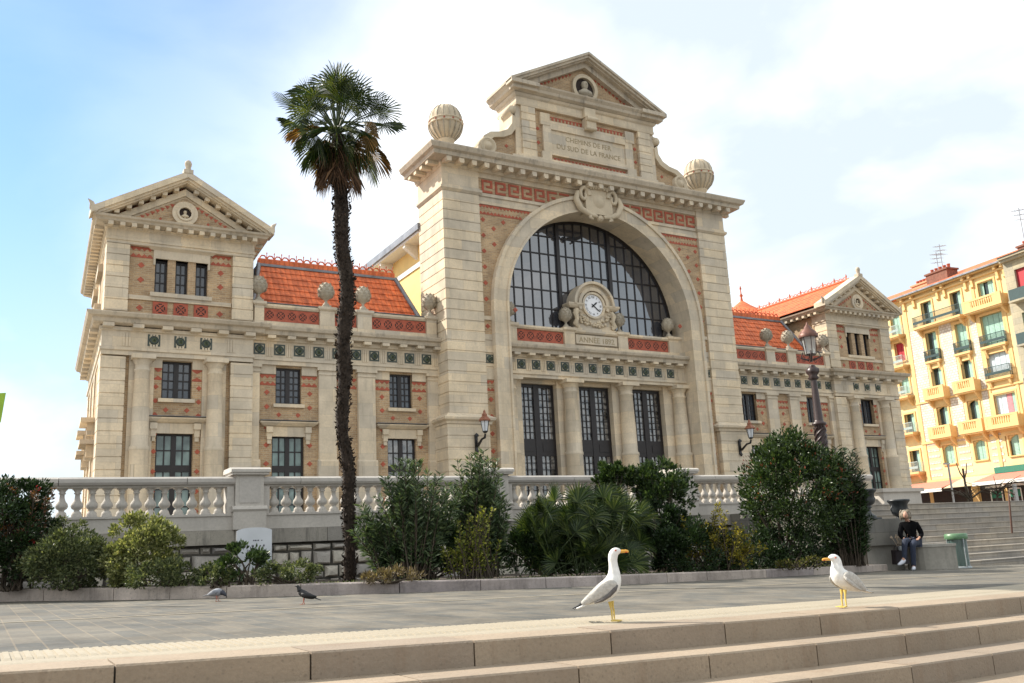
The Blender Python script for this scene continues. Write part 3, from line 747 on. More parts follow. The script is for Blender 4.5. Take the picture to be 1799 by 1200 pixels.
for q in (-1, 1):    # globes
    mb = MB(FINS, q); x, y, z = 7.35, .75, 17.12; K = .82
    mb.box(x-.75, x+.75, y-.6, y+.6, z, z+.22); mb.use(CARVE)
    mb.lathe(x, y, z+.22, [(.42, 0), (.45, .12), (.36, .22), (.34, .5), (.44, .62), (.46, .72)], 20)
    mb.lathe(x, y, z+.9, [(.34, 0), (.50, .1), (.74, .36), (.88, .66), (.93, .86)], 24, flute=.06)
    mb.lathe(x, y, z+.9, [(.88, .84), (.97, .86), (.97, .92), (.93, .94), (.93, 1.05), (.97, 1.07), (.96, 1.13), (.86, 1.15)], 28)
    mb.lathe(x, y, z+.9, [(.90, 1.13), (.87, 1.4), (.74, 1.72), (.48, 1.98), (.18, 2.1), (.01, 2.12)], 24, flute=.05)
    mb.use(FINS)
    for i in range(16):
        a = 2*PI*(i+.5)/16; c, d = math.cos(a), math.sin(a)
        mb.tube([(x+c*r_, y+d*r_, z+.9+h_) for r_, h_ in ((.36, .0), (.52, .1), (.76, .36), (.90, .66), (.95, .84))], [.03, .035, .04, .04, .03], 5)
        mb.tube([(x+c*r_, y+d*r_, z+.9+h_) for r_, h_ in ((.90, 1.15), (.875, 1.4), (.745, 1.72), (.48, 1.98), (.18, 2.1))], [.02, .022, .022, .02, .01], 5)
    mb.use(RED)
    for i in range(12):
        a = 2*PI*i/12; c, d = math.cos(a), math.sin(a); mb.lathe(x+c*.94, y+d*.94, z+1.87, [(.05, -.04), (.05, .04)], 6)
    mb.use(CARVE); mb.tube([(x-1.0, y-.2, z+.35), (x-.9, y-.2, z+.5), (x-.7, y-.2, z+.45), (x-.6, y-.2, z+.2)], [.12, .14, .12, .1], 8); mb.tube([(x+.6, y-.2, z+.2), (x+.8, y-.2, z+.45), (x+1.0, y-.2, z+.3)], [.1, .14, .1], 8)
    mb.v = [(q*x+(vx-q*x)*K, y+(vy-y)*K, z+(vz-z)*K) for vx, vy, vz in mb.v]
    mb.build('globe_finial', ST)

# great arched window
mb = MB(WOOD); yw = 1.25
mb.ring(0, ZC, RI-.14, RI+.02, 0, 180, yw, yw+.2, 48); mb.box(-RI, RI, yw, yw+.2, 9.2, 9.35)
for x in (-1.47, 1.47): mb.box(x-.09, x+.09, yw-.05, yw+.2, 9.2, ZC+math.sqrt(RI*RI-x*x)-.05)
for i in range(-10, 11):
    x = .49*i
    if abs(abs(x)-1.47) < .05 or abs(x) > 4.9: continue
    mb.box(x-.028, x+.028, yw+.02, yw+.12, 9.2, ZC+math.sqrt(RI*RI-x*x)-.05)
for z in (10.75, 11.63, 12.5, 13.4, 14.27):
    w = math.sqrt(max(0, RI*RI-max(0, z-ZC)**2))-.05; mb.box(-w, w, yw+.021, yw+.119, z-.03, z+.03)
for q in (-1, 1): mb.box(min(q*4.95, q*RI), max(q*4.95, q*RI), yw, yw+.2, 9.35, ZC)
aw = mb.build('arched_window', ST)
mb = MB(GLASSA); pts = [(5.0*math.cos(PI*i/48), ZC+5.0*math.sin(PI*i/48)) for i in range(49)]
mb.prism([(5.0, 9.2)]+pts+[(-5.0, 9.2)], yw+.06, yw+.07); mb.build('pane', aw)
# portico below
mb = MB(STONE)
mb.box(-RI+.0, RI, .62, 1.6, 7.34, 7.48); mb.box(-RI, RI, .56, 1.6, 7.48, 7.58); mb.box(-RI, RI, .62, 1.5, 7.58, 8.22); mb.box(-RI, RI, .55, 1.5, 8.22, 8.36)
for i in range(13):
    x = -4.15-.375+.755*i
    for k in (-.09, 0, .09): mb.box(x+k-.03, x+k+.03, .595, .65, 7.64, 8.14)
    mb.cbox(x, .40, 8.26, .30, .34, .10)
mb.build('portico_entablature', ST)
for i in range(12): gtile(-4.15+.755*i, 7.92, .62, 1, ST, .42)
mb = MB(STONEW); mb.mould([(-RI, .55), (RI, .55)], [(-.6, 8.361), (.26, 8.38), (.28, 8.52), (.4, 8.58), (.44, 8.68), (.44, 8.72), (-.6, 8.8)]); mb.build('portico_cornice', ST)
mb = MB(STONE); mb.box(-RI, RI, .68, 1.24, 8.78, 8.98); mb.box(-RI, RI, .78, 1.24, 8.98, 9.55)
mb.mould([(-RI, .7), (RI, .7)], [(-.5, 9.55), (.03, 9.55), (.09, 9.62), (.09, 9.7), (-.5, 9.73)])
for a, b in ((-RI, -4.27), (4.27, RI), (-1.78, -1.22), (1.22, 1.78)): mb.box(a, b, .64, 1.2, 8.785, 9.6); mb.mould([(a, .9), (a, .64), (b, .64), (b, .9)], [(-.1, 9.6), (.02, 9.6), (.08, 9.66), (.08, 9.77), (-.1, 9.79)])
mb.build('clock_parapet', ST)
for q in (-1, 1): redpanel(1.8, 4.25, .745, 9.0, 9.53, 5, 'terracotta_panel', q)
mb = MB(STONE); mb.box(-1.15, 1.15, .66, .9, 9.06, 9.48); mb.build('inscription_tablet', ST)
placed_text('ANNÉE 1892', .36, INSC, 0, .66, 9.14, 'carved_inscription', ST)
for x in (-4.5, -1.5, 1.5, 4.5): pinecone(x, .9, 9.79, 1, .95)
for x in (-4.72, -1.55, 1.55, 4.72): column(x, .82, 1, 1.12)
mb = MB(STONE)
for x in (-1.52, 1.52): mb.mark(); mb.box(x-.6, x+.6, 1.05, 1.6, G, 7.34)
for q in (-1, 1): mb.mark(); mb.box(min(q*3.96, q*RI), max(q*3.96, q*RI), 1.05, 1.6, G, 7.34)
for x in (-3.05, 0, 3.05): mb.mark(); mb.box(x-.92, x+.92, 1.15, 1.6, 7.19, 7.345)
mb.pieces('door_jamb', ST)
for x in (-3.04, 0, 3.04):    # tall glazed doors
    mb = MB(WOOD); a, b, y = x-.92, x+.92, 1.35
    mb.box(a, a+.1, y, y+.12, G, 7.2); mb.box(b-.1, b, y, y+.12, G, 7.2); mb.box(x-.14, x+.14, y-.02, y+.12, G, 7.2)
    for z0_, z1_ in ((7.05, 7.2), (4.0, 4.75), (G, G+.3), (2.75, 3.1)): mb.box(a+.1, x-.14, y, y+.12, z0_, z1_); mb.box(x+.14, b-.1, y, y+.12, z0_, z1_)
    for l, r_ in ((a+.1, x-.14), (x+.14, b-.1)):
        for i in (1, 2): q = l+(r_-l)*i/3; mb.box(q-.016, q+.016, y+.02, y+.1, G, 7.05)
        for z0_, z1_, n in ((4.75, 7.05, 8), (3.1, 4.0, 3), (G+.3, 2.75, 7)):
            for j in range(1, n): q = z0_+(z1_-z0_)*j/n; mb.box(l, r_, y+.022, y+.098, q-.016, q+.016)
        mb.box(l+.08, r_-.08, y-.02, y+.02, 4.2, 4.55)
    d = mb.build('door', ST)
    g = MB(GLASSD); g.box(a+.05, b-.05, y+.07, y+.08, G, 7.1); g.build('pane', d)
mb = MB(DARKSLOT); mb.box(-RI, RI, 1.7, 1.8, G, 8.7); mb.build('hall_interior', ST)
# clock aedicule
yc = .78
mb = MB(STONE)
mb.box(-1.02, 1.02, yc, 1.6, 9.74, 10.92); mb.box(-1.2, 1.2, yc-.06, 1.6, 9.735, 9.84)
for q in (-1, 1): mb.mould([(q*1.0-.32, 1.4), (q*1.0-.32, yc-.04), (q*1.0+.32, yc-.04), (q*1.0+.32, 1.4)], [(-.1, 10.78), (.0, 10.78), (.08, 10.86), (.12, 10.94), (.12, 11.0), (-.1, 11.04)])
mb.ring(0, 10.96, .70, .86, -18, 198, yc-.12, 1.5, 32); mb.ring(0, 10.96, .86, 1.02, 0, 180, yc-.04, 1.5, 32); mb.ring(0, 10.96, 1.02, 1.14, 0, 180, yc-.2, 1.5, 32); mb.ring(0, 10.96, .54, .64, 0, 360, yc-.1, yc+.1, 32)
mb.ring(0, 10.96, .0, .86, 0, 360, yc+.02, 1.4, 32)
mb.use(CARVE)
rr = random.Random(3)
for i in range(60):     # garland
    a = R(200+140*rr.random()); r_ = .72+.34*rr.random(); x, z = r_*math.cos(a)*1.15, 10.9+r_*math.sin(a)*.95
    if z < 9.85: z = 9.85+rr.random()*.2
    mb.lathe(x, yc-.06, z, [(.02, -.06), (.07+.03*rr.random(), -.02), (.06, .03), (.01, .08)], 6)
for q in (-1, 1):
    mb.tube([(q*.95, yc-.08, 10.7), (q*1.08, yc-.1, 10.5), (q*1.0, yc-.1, 10.25), (q*1.12, yc-.08, 10.0), (q*.98, yc-.06, 9.86)], [.1, .14, .1, .13, .07], 8)
    for i in range(8): mb.lathe(q*(.9+.25*rr.random()), yc-.08, 9.95+.7*rr.random(), [(.02, -.05), (.06, 0), (.01, .06)], 6)
mb.build('clock_aedicule', ST)
mb = MB(ZINC); mb.ring(0, 10.96, .2, 1.2, 0, 180, 1.5, 2.6, 24); mb.build('clock_hood', ST)
mb = MB(CLOCKW); mb.lathe(0, yc-.03, 10.96, [(.53, .02), (.53, -.0)], 40, axis='y'); dial = mb.build('clock_dial', ST)
mb = MB(BLACKM)
romans = ['XII', 'I', 'II', 'III', 'IIII', 'V', 'VI', 'VII', 'VIII', 'IX', 'X', 'XI']
nums = mb.build('numerals', dial)
bmn = bmesh.new()
for i, t in enumerate(romans):
    me = textmesh(t, .15, BLACKM, .003); a = -2*PI*i/12
    me.transform(Matrix.Translation((0, yc-.035, 10.96)) @ Matrix.Rotation(-a, 4, 'Y') @ Matrix.Translation((0, 0, .36)) @ Matrix.Rotation(PI/2, 4, 'X')); bmn.from_mesh(me)
bmn.to_mesh(nums.data); bmn.free(); nums.data.materials.clear(); nums.data.materials.append(BLACKM)
def hand(ang, l, w):
    mb = MB(BLACKM); c, q = math.sin(ang), math.cos(ang); P = lambda a, b: (a*c+b*q, 10.96+a*q-b*c)
    mb.prism([P(-.12, -w), P(-.12, w), P(l*.7, w*1.3), P(l, 0), P(l*.7, -w*1.3)], yc-.055, yc-.045); mb.build('clock_hand', dial)
hand(R(50), .30, .03); hand(R(128), .44, .022)

# train hall behind
mb = MB(YWALL); mb.box(-7.3, 7.3, 2.6, 40, G, 14.1)
mb.use(WHITE); mb.box(-7.36, -7.3, 2.6, 40, 13.0, 13.25); mb.box(7.3, 7.36, 2.6, 40, 13.0, 13.25); mb.box(-8.0, 8.0, 2.55, 40, 14.1, 14.2)
for q in (-1, 1):
    for i in range(12): mb.prism([(q*7.3, 14.1), (q*7.95, 14.1), (q*7.95, 13.95), (q*7.3, 13.45)], 4.2+3.0*i, 4.45+3.0*i)
mb.use(ZINC); mb.prism([(-8.1, 14.2), (8.1, 14.2), (8.1, 14.5), (0, 15.0), (-8.1, 14.5)], 2.4, 40)
mb.build('train_hall', ST)
# conical roof behind the right wing
cp = at(1306, 556, 60); mb = MB(TILE)
mb.lathe(cp.x, cp.y, cp.z-.1, [(1.75, -.1), (1.2, .35), (.6, .75), (.15, 1.1), (.05, 1.15)], 16)
mb.use(plain_ter); mb.lathe(cp.x, cp.y, cp.z+1.0, [(.1, 0), (.05, .3), (.12, .4), (.04, .55), (.03, .8), (.07, .88), (.01, 1.1)], 8)
mb.use(STONE); mb.lathe(cp.x, cp.y, cp.z-.4, [(1.65, -6), (1.65, .25)], 16, smooth=False); mb.build('stair_turret', ST)

# wall lamps
def wall_lamp(x, label):
    t = thing('wall_lantern', (x, -.2, 4.3), label, 'wall lamp', 'copper topped lanterns on the arch piers')
    mb = MB(BLACKM); mb.box(x-.05, x+.05, -.25, -.15, 4.0, 4.6); mb.tube([(x, -.2, 4.55), (x, -.24, 4.15), (x+.0, -.35, 4.2), (x, -.7, 4.42), (x, -.95, 4.45), (x, -1.0, 4.6)], [.05, .07, .06, .045, .05, .04], 8)
    mb.lathe(x, -.25, 4.0, [(.02, -.12), (.08, -.04), (.05, .05)], 8); mb.lathe(x, -.25, 4.58, [(.09, 0), (.1, .06), (.02, .14)], 8); mb.build('bracket', t)
    mb = MB(BLACKM); mb.lathe(x, -1.0, 4.62, [(.06, 0), (.11, .05), (.12, .08)], 6, smooth=False)
    for i in range(6): a = 2*PI*i/6; mb.tube([(x+.11*math.cos(a), -1+.11*math.sin(a), 4.7), (x+.19*math.cos(a), -1+.19*math.sin(a), 5.12)], .012, 4)
    mb.build('frame', t)
    mb = MB(MILK); mb.lathe(x, -1.0, 4.7, [(.10, 0), (.175, .42)], 6, smooth=False); mb.build('glass', t)
    mb = MB(COPPER); mb.lathe(x, -1.0, 5.1, [(.26, 0), (.27, .04), (.2, .12), (.11, .2), (.12, .26), (.06, .34), (.05, .4), (.01, .46)], 6, smooth=False); mb.build('cap', t)
MILK = plain('milk_glass', (0.65, 0.68, 0.72), 0.2, var=0.05)
wall_lamp(-6.95, 'copper capped lantern on a black bracket, on the pier left of the arch')
wall_lamp(7.35, 'copper capped lantern on a black bracket, on the pier right of the arch')

def joinobj(dst, src):
    o_ = len(dst.data.materials); bmj = bmesh.new(); bmj.from_mesh(dst.data); n0 = len(bmj.faces); bmj.from_mesh(src.data); bmj.faces.ensure_lookup_table()
    for f_ in bmj.faces[n0:]: f_.material_index += o_
    bmj.to_mesh(dst.data); bmj.free()
    for m_ in src.data.materials: dst.data.materials.append(m_)
    bpy.data.objects.remove(src)
kids = sorted([(o.name, o) for o in ST.children], key=lambda k: k[0])
def byname(n): return [o for nm, o in kids if nm.split('.')[0] == n]
for a_, b_ in (('brick_wall', 'brick_inlay'), ('tympanum', 'tympanum_inlay'), ('gable_wall', 'gable_inlay')):
    for w_, i_ in zip(byname(a_), byname(b_)): joinobj(w_, i_)
# ================================================================== SETTING
def ray(u, v): return F + RT*((u-899.5)/FPX) - UP*((v-600)/FPX)
def hitY(u, v, Y):
    q = ray(u, v); return CAMP + q*((Y-CAMP.y)/q.y)
PAVE = bricks('stone_pavers', (0.165, 0.145, 0.112), (0.100, 0.099, 0.088), (0.195, 0.162, 0.118), w=0.40, h=0.19, mort=0.007, swap=True, big=0.5)
STEP = stone('step_stone', (0.31, 0.245, 0.178), var=0.18, stain=0.55, stainc=(0.20, 0.12, 0.065), fine=40, bs=0.5, island=.16, pits=.35)
CREAM = stone('tactile_paving', (0.34, 0.295, 0.22), var=0.12, stain=0.2, stainc=(0.3, 0.25, 0.17), fine=30)
KERB = stone('kerb_stone', (0.46, 0.40, 0.36), var=0.5, stain=0.9, stainc=(0.12, 0.10, 0.09), fine=20, island=.35, pits=.5, bs=.9)
SOIL = plain('garden_soil', (0.055, 0.04, 0.028), 0.95, var=0.5, scale=6, bs=0.5)
ASPH = plain('asphalt', (0.06, 0.06, 0.06), 0.9, var=0.2)
BALS = stone('balustrade_stone', (0.50, 0.465, 0.42), var=0.15, stain=0.25, stainc=(0.2, 0.18, 0.16), fine=20, island=.10)
CAPS = stone('stained_cap_stone', (0.34, 0.315, 0.27), var=0.3, stain=0.95, stainc=(0.03, 0.028, 0.026), fine=20, island=.25, pits=.6)
RUB = stone('rubble_stone', (0.60, 0.56, 0.49), var=0.4, stain=0.7, stainc=(0.06, 0.055, 0.05), fine=9, bs=1.0, island=.35, pits=.8)
MORT = plain('dark_mortar', (0.075, 0.068, 0.058), 0.95, var=0.3)
def sheet(name, x0, x1, y0, y1, z, mat):
    mb = MB(mat); mb.add([(x0, y0, z), (x1, y0, z), (x1, y1, z), (x0, y1, z)], [(0, 1, 2, 3)]); return mb.build(name, kind='structure')
sheet('ground', -1500, 1500, -1500, 1500, -1.9, ASPH)
mb = MB(CAPS); mb.box(-400, 400, -13.1, 900, -1.85, G); mb.build('terrace', kind='structure')
def yE(x): return -27.25+0.012*min((x+20)**2, 64)
mb = MB(PAVE); xs = [-60+1.0*i for i in range(121)]; vs = []
for x in xs: vs += [(x, yE(x)+1.2, pz(x, yE(x)+1.2)), (x, -13.0, pz(x, -13.0))]
mb.add(vs, [(2*i, 2*i+2, 2*i+3, 2*i+1) for i in range(120)]); mb.build('plaza_paving', kind='structure')
mb = MB(CREAM); vs = []   # flush light band of stone across the plaza
for x in xs: vs += [(x, yE(x)+.38, pz(x, yE(x)+.42)-.012), (x, yE(x)+.47, pz(x, yE(x)+.47)+.001), (x, yE(x)+1.24, pz(x, yE(x)+1.24)+.006)]
mb.add(vs, [(3*i+j, 3*i+3+j, 3*i+4+j, 3*i+1+j) for i in range(120) for j in (0, 1)])
x = -27.5
while x < -8:
    y = yE(x); a, b = y+.62, y+1.2
    mb.add([(x-.021, a, pz(x, a)+.0), (x+.021, a, pz(x, a)+.0), (x+.021, b, pz(x, b)+.0), (x-.021, b, pz(x, b)+.0), (x-.017, a+.06, pz(x, a)+.014), (x+.017, a+.06, pz(x, a)+.014), (x+.017, b-.01, pz(x, b)+.014), (x-.017, b-.01, pz(x, b)+.014)],
           [(4, 5, 6, 7), (0, 1, 5, 4), (1, 2, 6, 5), (2, 3, 7, 6), (3, 0, 4, 7)])
    x += .06
mb.build('tactile_strip', kind='structure')
mb = MB(CREAM)
def band(y0, w, x0=-40, x1=20):
    vs = []
    for i in range(41): x = x0+(x1-x0)*i/40; vs += [(x, y0, pz(x, y0)+.004), (x, y0+w, pz(x, y0+w)+.004)]
    mb.add(vs, [(2*i, 2*i+2, 2*i+3, 2*i+1) for i in range(40)])
band(-21.9, .09)
mb.build('paving_band', kind='structure')
mb = MB(STEP); RSE, TRD = .17, .45
for i in range(8):
    off = .53*i % 1.12+.35
    x = -44+off
    while x < 6:
        x1 = x+1.12-.012; rj = rng.random()*.004
        pts = []
        for q in (x, x1):
            y0 = yE(q)-TRD*i; y1 = y0+TRD+.03; zt = pz(q, yE(q))-RSE*i-rj
            pts.append((q, y0, y1, zt, zt+PB*(TRD+.03)))
        (a, ay0, ay1, az, azb), (b, by0, by1, bz, bzb) = pts; e = .012; hb = RSE+.03
        mb.add([(a, ay0, az-e), (b, by0, bz-e), (b, by0+e, bz), (a, ay0+e, az), (a, ay1, azb), (b, by1, bzb), (a, ay0, az-hb), (b, by0, bz-hb), (a, ay1, az-hb), (b, by1, bz-hb)],
               [(0, 1, 2, 3), (3, 2, 5, 4), (6, 7, 1, 0), (0, 3, 4, 8, 6), (1, 7, 9, 5, 2), (4, 5, 9, 8)])
        x += 1.12
mb.use(MORT)
for i in range(8):
    vs = []
    for k in range(26):
        x = -44+2*k; y0 = yE(x)-TRD*i+.02; z = pz(x, yE(x))-RSE*i-.015; vs += [(x, y0, z-.25), (x, y0, z), (x, y0+TRD+.3, z)]
    mb.add(vs, [(3*k+j, 3*k+3+j, 3*k+4+j, 3*k+1+j) for k in range(25) for j in range(2)])
mb.build('steps', kind='structure')
sheet('lower_paving', -60, 60, -60, -30.3, -1.63-.05, PAVE)

# kerb round the garden
kp = [(-120, 1064), (0, 1057), (240, 1054), (440, 1050), (600, 1045), (860, 1037), (1080, 1028), (1260, 1019), (1400, 1012), (1560, 1002.5)]
KP = [onplaza(*p) for p in kp]; KP = [Vector((-27.5, KP[0].y+2.0, 0))]+KP[1:]; 
for k in KP: k.z = pz(k.x, k.y)
def kh(x): return .20-.055*max(0, min(1, (x+24)/19))
mb = MB(KERB)
def kline(d):      # polyline shifted into the garden
    return [Vector((p.x+.0*d, p.y+d, 0)) for p in KP]
L = [0]
for i in range(len(KP)-1): L.append(L[-1]+(KP[i+1]-KP[i]).length)
def kat(t):
    for i in range(len(KP)-1):
        if t <= L[i+1] or i == len(KP)-2:
            f_ = (t-L[i])/(L[i+1]-L[i]); return KP[i].lerp(KP[i+1], f_)
t = 0
while t < L[-1]:
    l = .9+.9*rng.random(); t1 = min(t+l-.012, L[-1]); a, b = kat(t), kat(t1); j = .006*rng.random()
    d = (b-a); d.z = 0; d.normalize(); nrm = Vector((-d.y, d.x, 0))*.30; e = Vector((-d.y, d.x, 0))*.02
    ha, hb = kh(a.x)+j, kh(b.x)+j; Z = Vector((0, 0, 1))
    mb.add([a-Z*.05, b-Z*.05, b+Z*(hb-.02), a+Z*(ha-.02), b+e+Z*hb, a+e+Z*ha, b+nrm+Z*hb, a+nrm+Z*ha, b+nrm-Z*.05, a+nrm-Z*.05],
           [(0, 1, 2, 3), (3, 2, 4, 5), (5, 4, 6, 7), (7, 6, 8, 9), (0, 3, 5, 7, 9), (1, 8, 6, 4, 2)])
    t += l
mb.build('kerb', kind='structure')
mb = MB(SOIL); vs = []
for i in range(41):
    p = kat(L[-1]*i/40); y0 = p.y+.2; z = p.z+kh(p.x)-.03
    for j in range(7):
        y = y0+(-13.3-y0)*j/6; vs.append((p.x, y, z+.02*math.sin(i*1.7+j*2.1)+.03*j/6))
mb.add(vs, [(7*i+j, 7*i+7+j, 7*i+8+j, 7*i+1+j) for i in range(40) for j in range(6)], True); mb.build('garden_soil', kind='structure')

# retaining wall and balustrade
YB = -13.5
WL = thing('retaining_wall', (-18, YB, 0), 'low rubble stone wall with a stained cap course carrying the white balustrade behind the shrubs', 'wall')
mb = MB(MORT); mb.box(-32, -4.6, YB+.12, YB+.45, -1.2, .40); mb.build('wall_core', WL)
mb = MB(RUB); z = -.95; row = 0
while z < .36:
    h = .26+.08*rng.random(); h = min(h, .385-z)
    if h < .08: break
    x = -26+rng.random()*.3
    while x < -5.0:
        w = .22+.40*rng.random()**1.3; g = .014; a, b, c, d = x+g, x+w-g, z+g, z+h-g; k = .04+.02*rng.random()
        jj = lambda: .045*(rng.random()-.5)
        y0, y1 = YB+.13, YB+.02+.05*rng.random()
        a += jj()*.5; b += jj()*.5; c += jj()*.4; d += jj()*.4; vs = [(a+abs(jj()), y0, c), (b-abs(jj()), y0, c), (b, y0, d-abs(jj())), (a, y0, d), (a+k+jj(), y1, c+k*.8+jj()), (b-k+jj(), y1, c+k*.8+jj()), (b-k+jj(), y1, d-k*.8+jj()), (a+k+jj(), y1, d-k*.8+jj()), ((a+b)/2+jj()*2, y1-.006-.012*rng.random(), (c+d)/2+jj())]
        mb.add(vs, [(0, 1, 5, 4), (1, 2, 6, 5), (2, 3, 7, 6), (3, 0, 4, 7), (4, 5, 8), (5, 6, 8), (6, 7, 8), (7, 4, 8)])
        x += w
    z += h; row += 1
mb.build('rubble_facing', WL)
mb = MB(CAPS); x = -32
while x < -4.6:
    w = 1.5+.5*rng.random(); mb.box(x, min(x+w-.01, -4.6), YB-.02-.01*rng.random(), YB+.5, .41, .70); x += w
mb.build('cap_course', WL)
BA = thing('balustrade', (-15, YB, .7), 'long pale stone balustrade with vase-shaped balusters and square piers above the garden wall', 'balustrade')
mb = MB(BALS); mb.box(-32, 1.8, YB+.03, YB+.38, .705, .985); mb.box(-32, 1.8, YB+.0, YB+.41, .985, 1.03)
mb.build('plinth', BA)
mb = MB(BALS); x = -32.35
while x < -.2:
    w = 2.35; mb.prism([(YB-.0, 1.63), (YB+.40, 1.63), (YB+.43, 1.68), (YB+.43, 1.75), (YB+.38, 1.79), (YB+.03, 1.79), (YB-.03, 1.75), (YB-.03, 1.68)], x, min(x+w-.012, 0), 'yz'); x += w
mb.box(-32, 0, YB+.06, YB+.34, 1.585, 1.632)
mb.build('handrail', BA)
px = [hitY(438, 850, YB).x, hitY(873, 850, YB).x, hitY(1203, 850, YB).x]
for xp in px:
    mb = MB(BALS); mb.box(xp-.34, xp+.34, YB-.1, YB+.51, .70, 1.06); mb.prism([(YB-.1, 1.06), (YB-.13, 1.11), (YB-.1, 1.16), (YB-.06, 1.18), (YB+.47, 1.18), (YB+.51, 1.16), (YB+.54, 1.11), (YB+.51, 1.06)], xp-.36, xp+.36, 'yz')
    mb.box(xp-.29, xp+.29, YB-.055, YB+.465, 1.18, 1.82); mb.box(xp-.22, xp+.22, YB-.068, YB+.4, 1.24, 1.76)
    mb.box(xp-.38, xp+.38, YB-.14, YB+.55, 1.82, 1.87); mb.prism([(YB-.17, 1.87), (YB-.17, 1.93), (YB-.10, 1.97), (YB+.51, 1.97), (YB+.58, 1.93), (YB+.58, 1.87)], xp-.41, xp+.41, 'yz')
    for q in (-1, 1): mb.box(min(xp+q*.30, xp+q*.44), max(xp+q*.30, xp+q*.44), YB+.04, YB+.36, 1.031, 1.584)
    mb.build('pier', BA)
BP = [(.095, 0), (.098, .05), (.085, .095), (.052, .12), (.05, .14), (.095, .17), (.115, .215), (.105, .26), (.065, .315), (.046, .38), (.044, .44), (.066, .455), (.066, .468), (.05, .48), (.08, .525), (.082, .555)]
mb = MB(BALS); mb.lathe(0, 0, 0, BP, 14); mb.box(-.095, .095, -.095, .095, -.004, .03); mb.box(-.09, .09, -.09, .09, .53, .556)
b0 = mb.build('baluster', BA); nb = 0
edges = [(-27.0, px[0]-.44), (px[0]+.44, px[1]-.44), (px[1]+.44, px[2]-.44), (px[2]+.44, -.2)]
for a, b in edges:
    n = round((b-a)/.268); st = (b-a)/n
    for i in range(n):
        o = b0 if nb == 0 else b0.copy()
        if nb: COL.objects.link(o)
        o.parent = BA; o.matrix_parent_inverse = Matrix.Identity(4); o.location = (a+st*(i+.5)+15, .20, 1.03-.7); nb += 1
mb = MB(BALS); mb.box(.1, 1.9, YB-.25, YB+1.2, .72, 1.22); mb.box(.02, 1.98, YB-.33, YB+1.28, 1.22, 1.33); mb.build('end_pier', BA)

# ------------------------------------------------------------------ light and sky
SUN = Vector((-0.62, 0.75, 0.82)).normalized()
sd = bpy.data.lights.new('sun', 'SUN'); sd.energy = 4.0; sd.angle = R(0.6); sd.color = (1.0, 0.93, 0.82)
so = bpy.data.objects.new('sun', sd); COL.objects.link(so); so.rotation_euler = SUN.to_track_quat('Z', 'Y').to_euler(); so.location = (-60, 60, 80)
w = bpy.data.worlds.new('World'); scene.world = w; w.use_nodes = True; t = w.node_tree; bg = t.nodes['Background']
sky = t.nodes.new('ShaderNodeTexSky'); sky.sky_type = 'NISHITA'; sky.sun_disc = False
sky.sun_elevation = math.asin(SUN.z); sky.sun_rotation = math.atan2(SUN.x, SUN.y); sky.air_density = 1.0; sky.dust_density = 0.3; sky.ozone_density = 1.2; sky.altitude = 20
tc = t.nodes.new('ShaderNodeTexCoord')
sep = t.nodes.new('ShaderNodeSeparateXYZ'); t.links.new(tc.outputs['Generated'], sep.inputs[0])
mp = t.nodes.new('ShaderNodeMapping'); mp.inputs['Scale'].default_value = (1.6, 1.6, 3.2); mp.inputs['Location'].default_value = (0.3, 0.1, 0.4); t.links.new(tc.outputs['Generated'], mp.inputs[0])
nz = t.nodes.new('ShaderNodeTexNoise'); nz.inputs['Scale'].default_value = 1.7; nz.inputs['Detail'].default_value = 7; nz.inputs['Roughness'].default_value = 0.5; nz.inputs['Distortion'].default_value = .3; t.links.new(mp.outputs[0], nz.inputs['Vector'])
# clouds thicken away from the clear patch in the north-west
dt = t.nodes.new('ShaderNodeVectorMath'); dt.operation = 'DOT_PRODUCT'; t.links.new(tc.outputs['Generated'], dt.inputs[0])
cd = ray(-300, -250).normalized(); dt.inputs[1].default_value = cd
mr = t.nodes.new('ShaderNodeMapRange'); mr.inputs[1].default_value = 0.985; mr.inputs[2].default_value = 0.83; mr.inputs[3].default_value = 0.18; mr.inputs[4].default_value = 1.0; mr.interpolation_type = 'SMOOTHSTEP'; t.links.new(dt.outputs['Value'], mr.inputs[0])
cl = ramp(t, nz.outputs['Fac'], [(0.40, (0.9,)*3), (0.60, (1, 1, 1))])
mu = mix(t, 1.0, cl, mr.outputs[0], 'MULTIPLY')
tone = ramp(t, nz.outputs['Fac'], [(0.40, (5.15, 5.7, 5.95)), (0.62, (8.2, 8.3, 8.3))])
fin = mix(t, mu, mix(t, 1.0, sky.outputs[0], (0.78, 1.08, 1.34), 'MULTIPLY'), tone)
t.links.new(fin, bg.inputs['Color']); bg.inputs['Strength'].default_value = 0.088
vs_ = scene.view_settings; vs_.view_transform = 'Standard'; vs_.look = 'None'; vs_.exposure = 1.0; vs_.gamma = 1
scene.display_settings.display_device = 'sRGB'
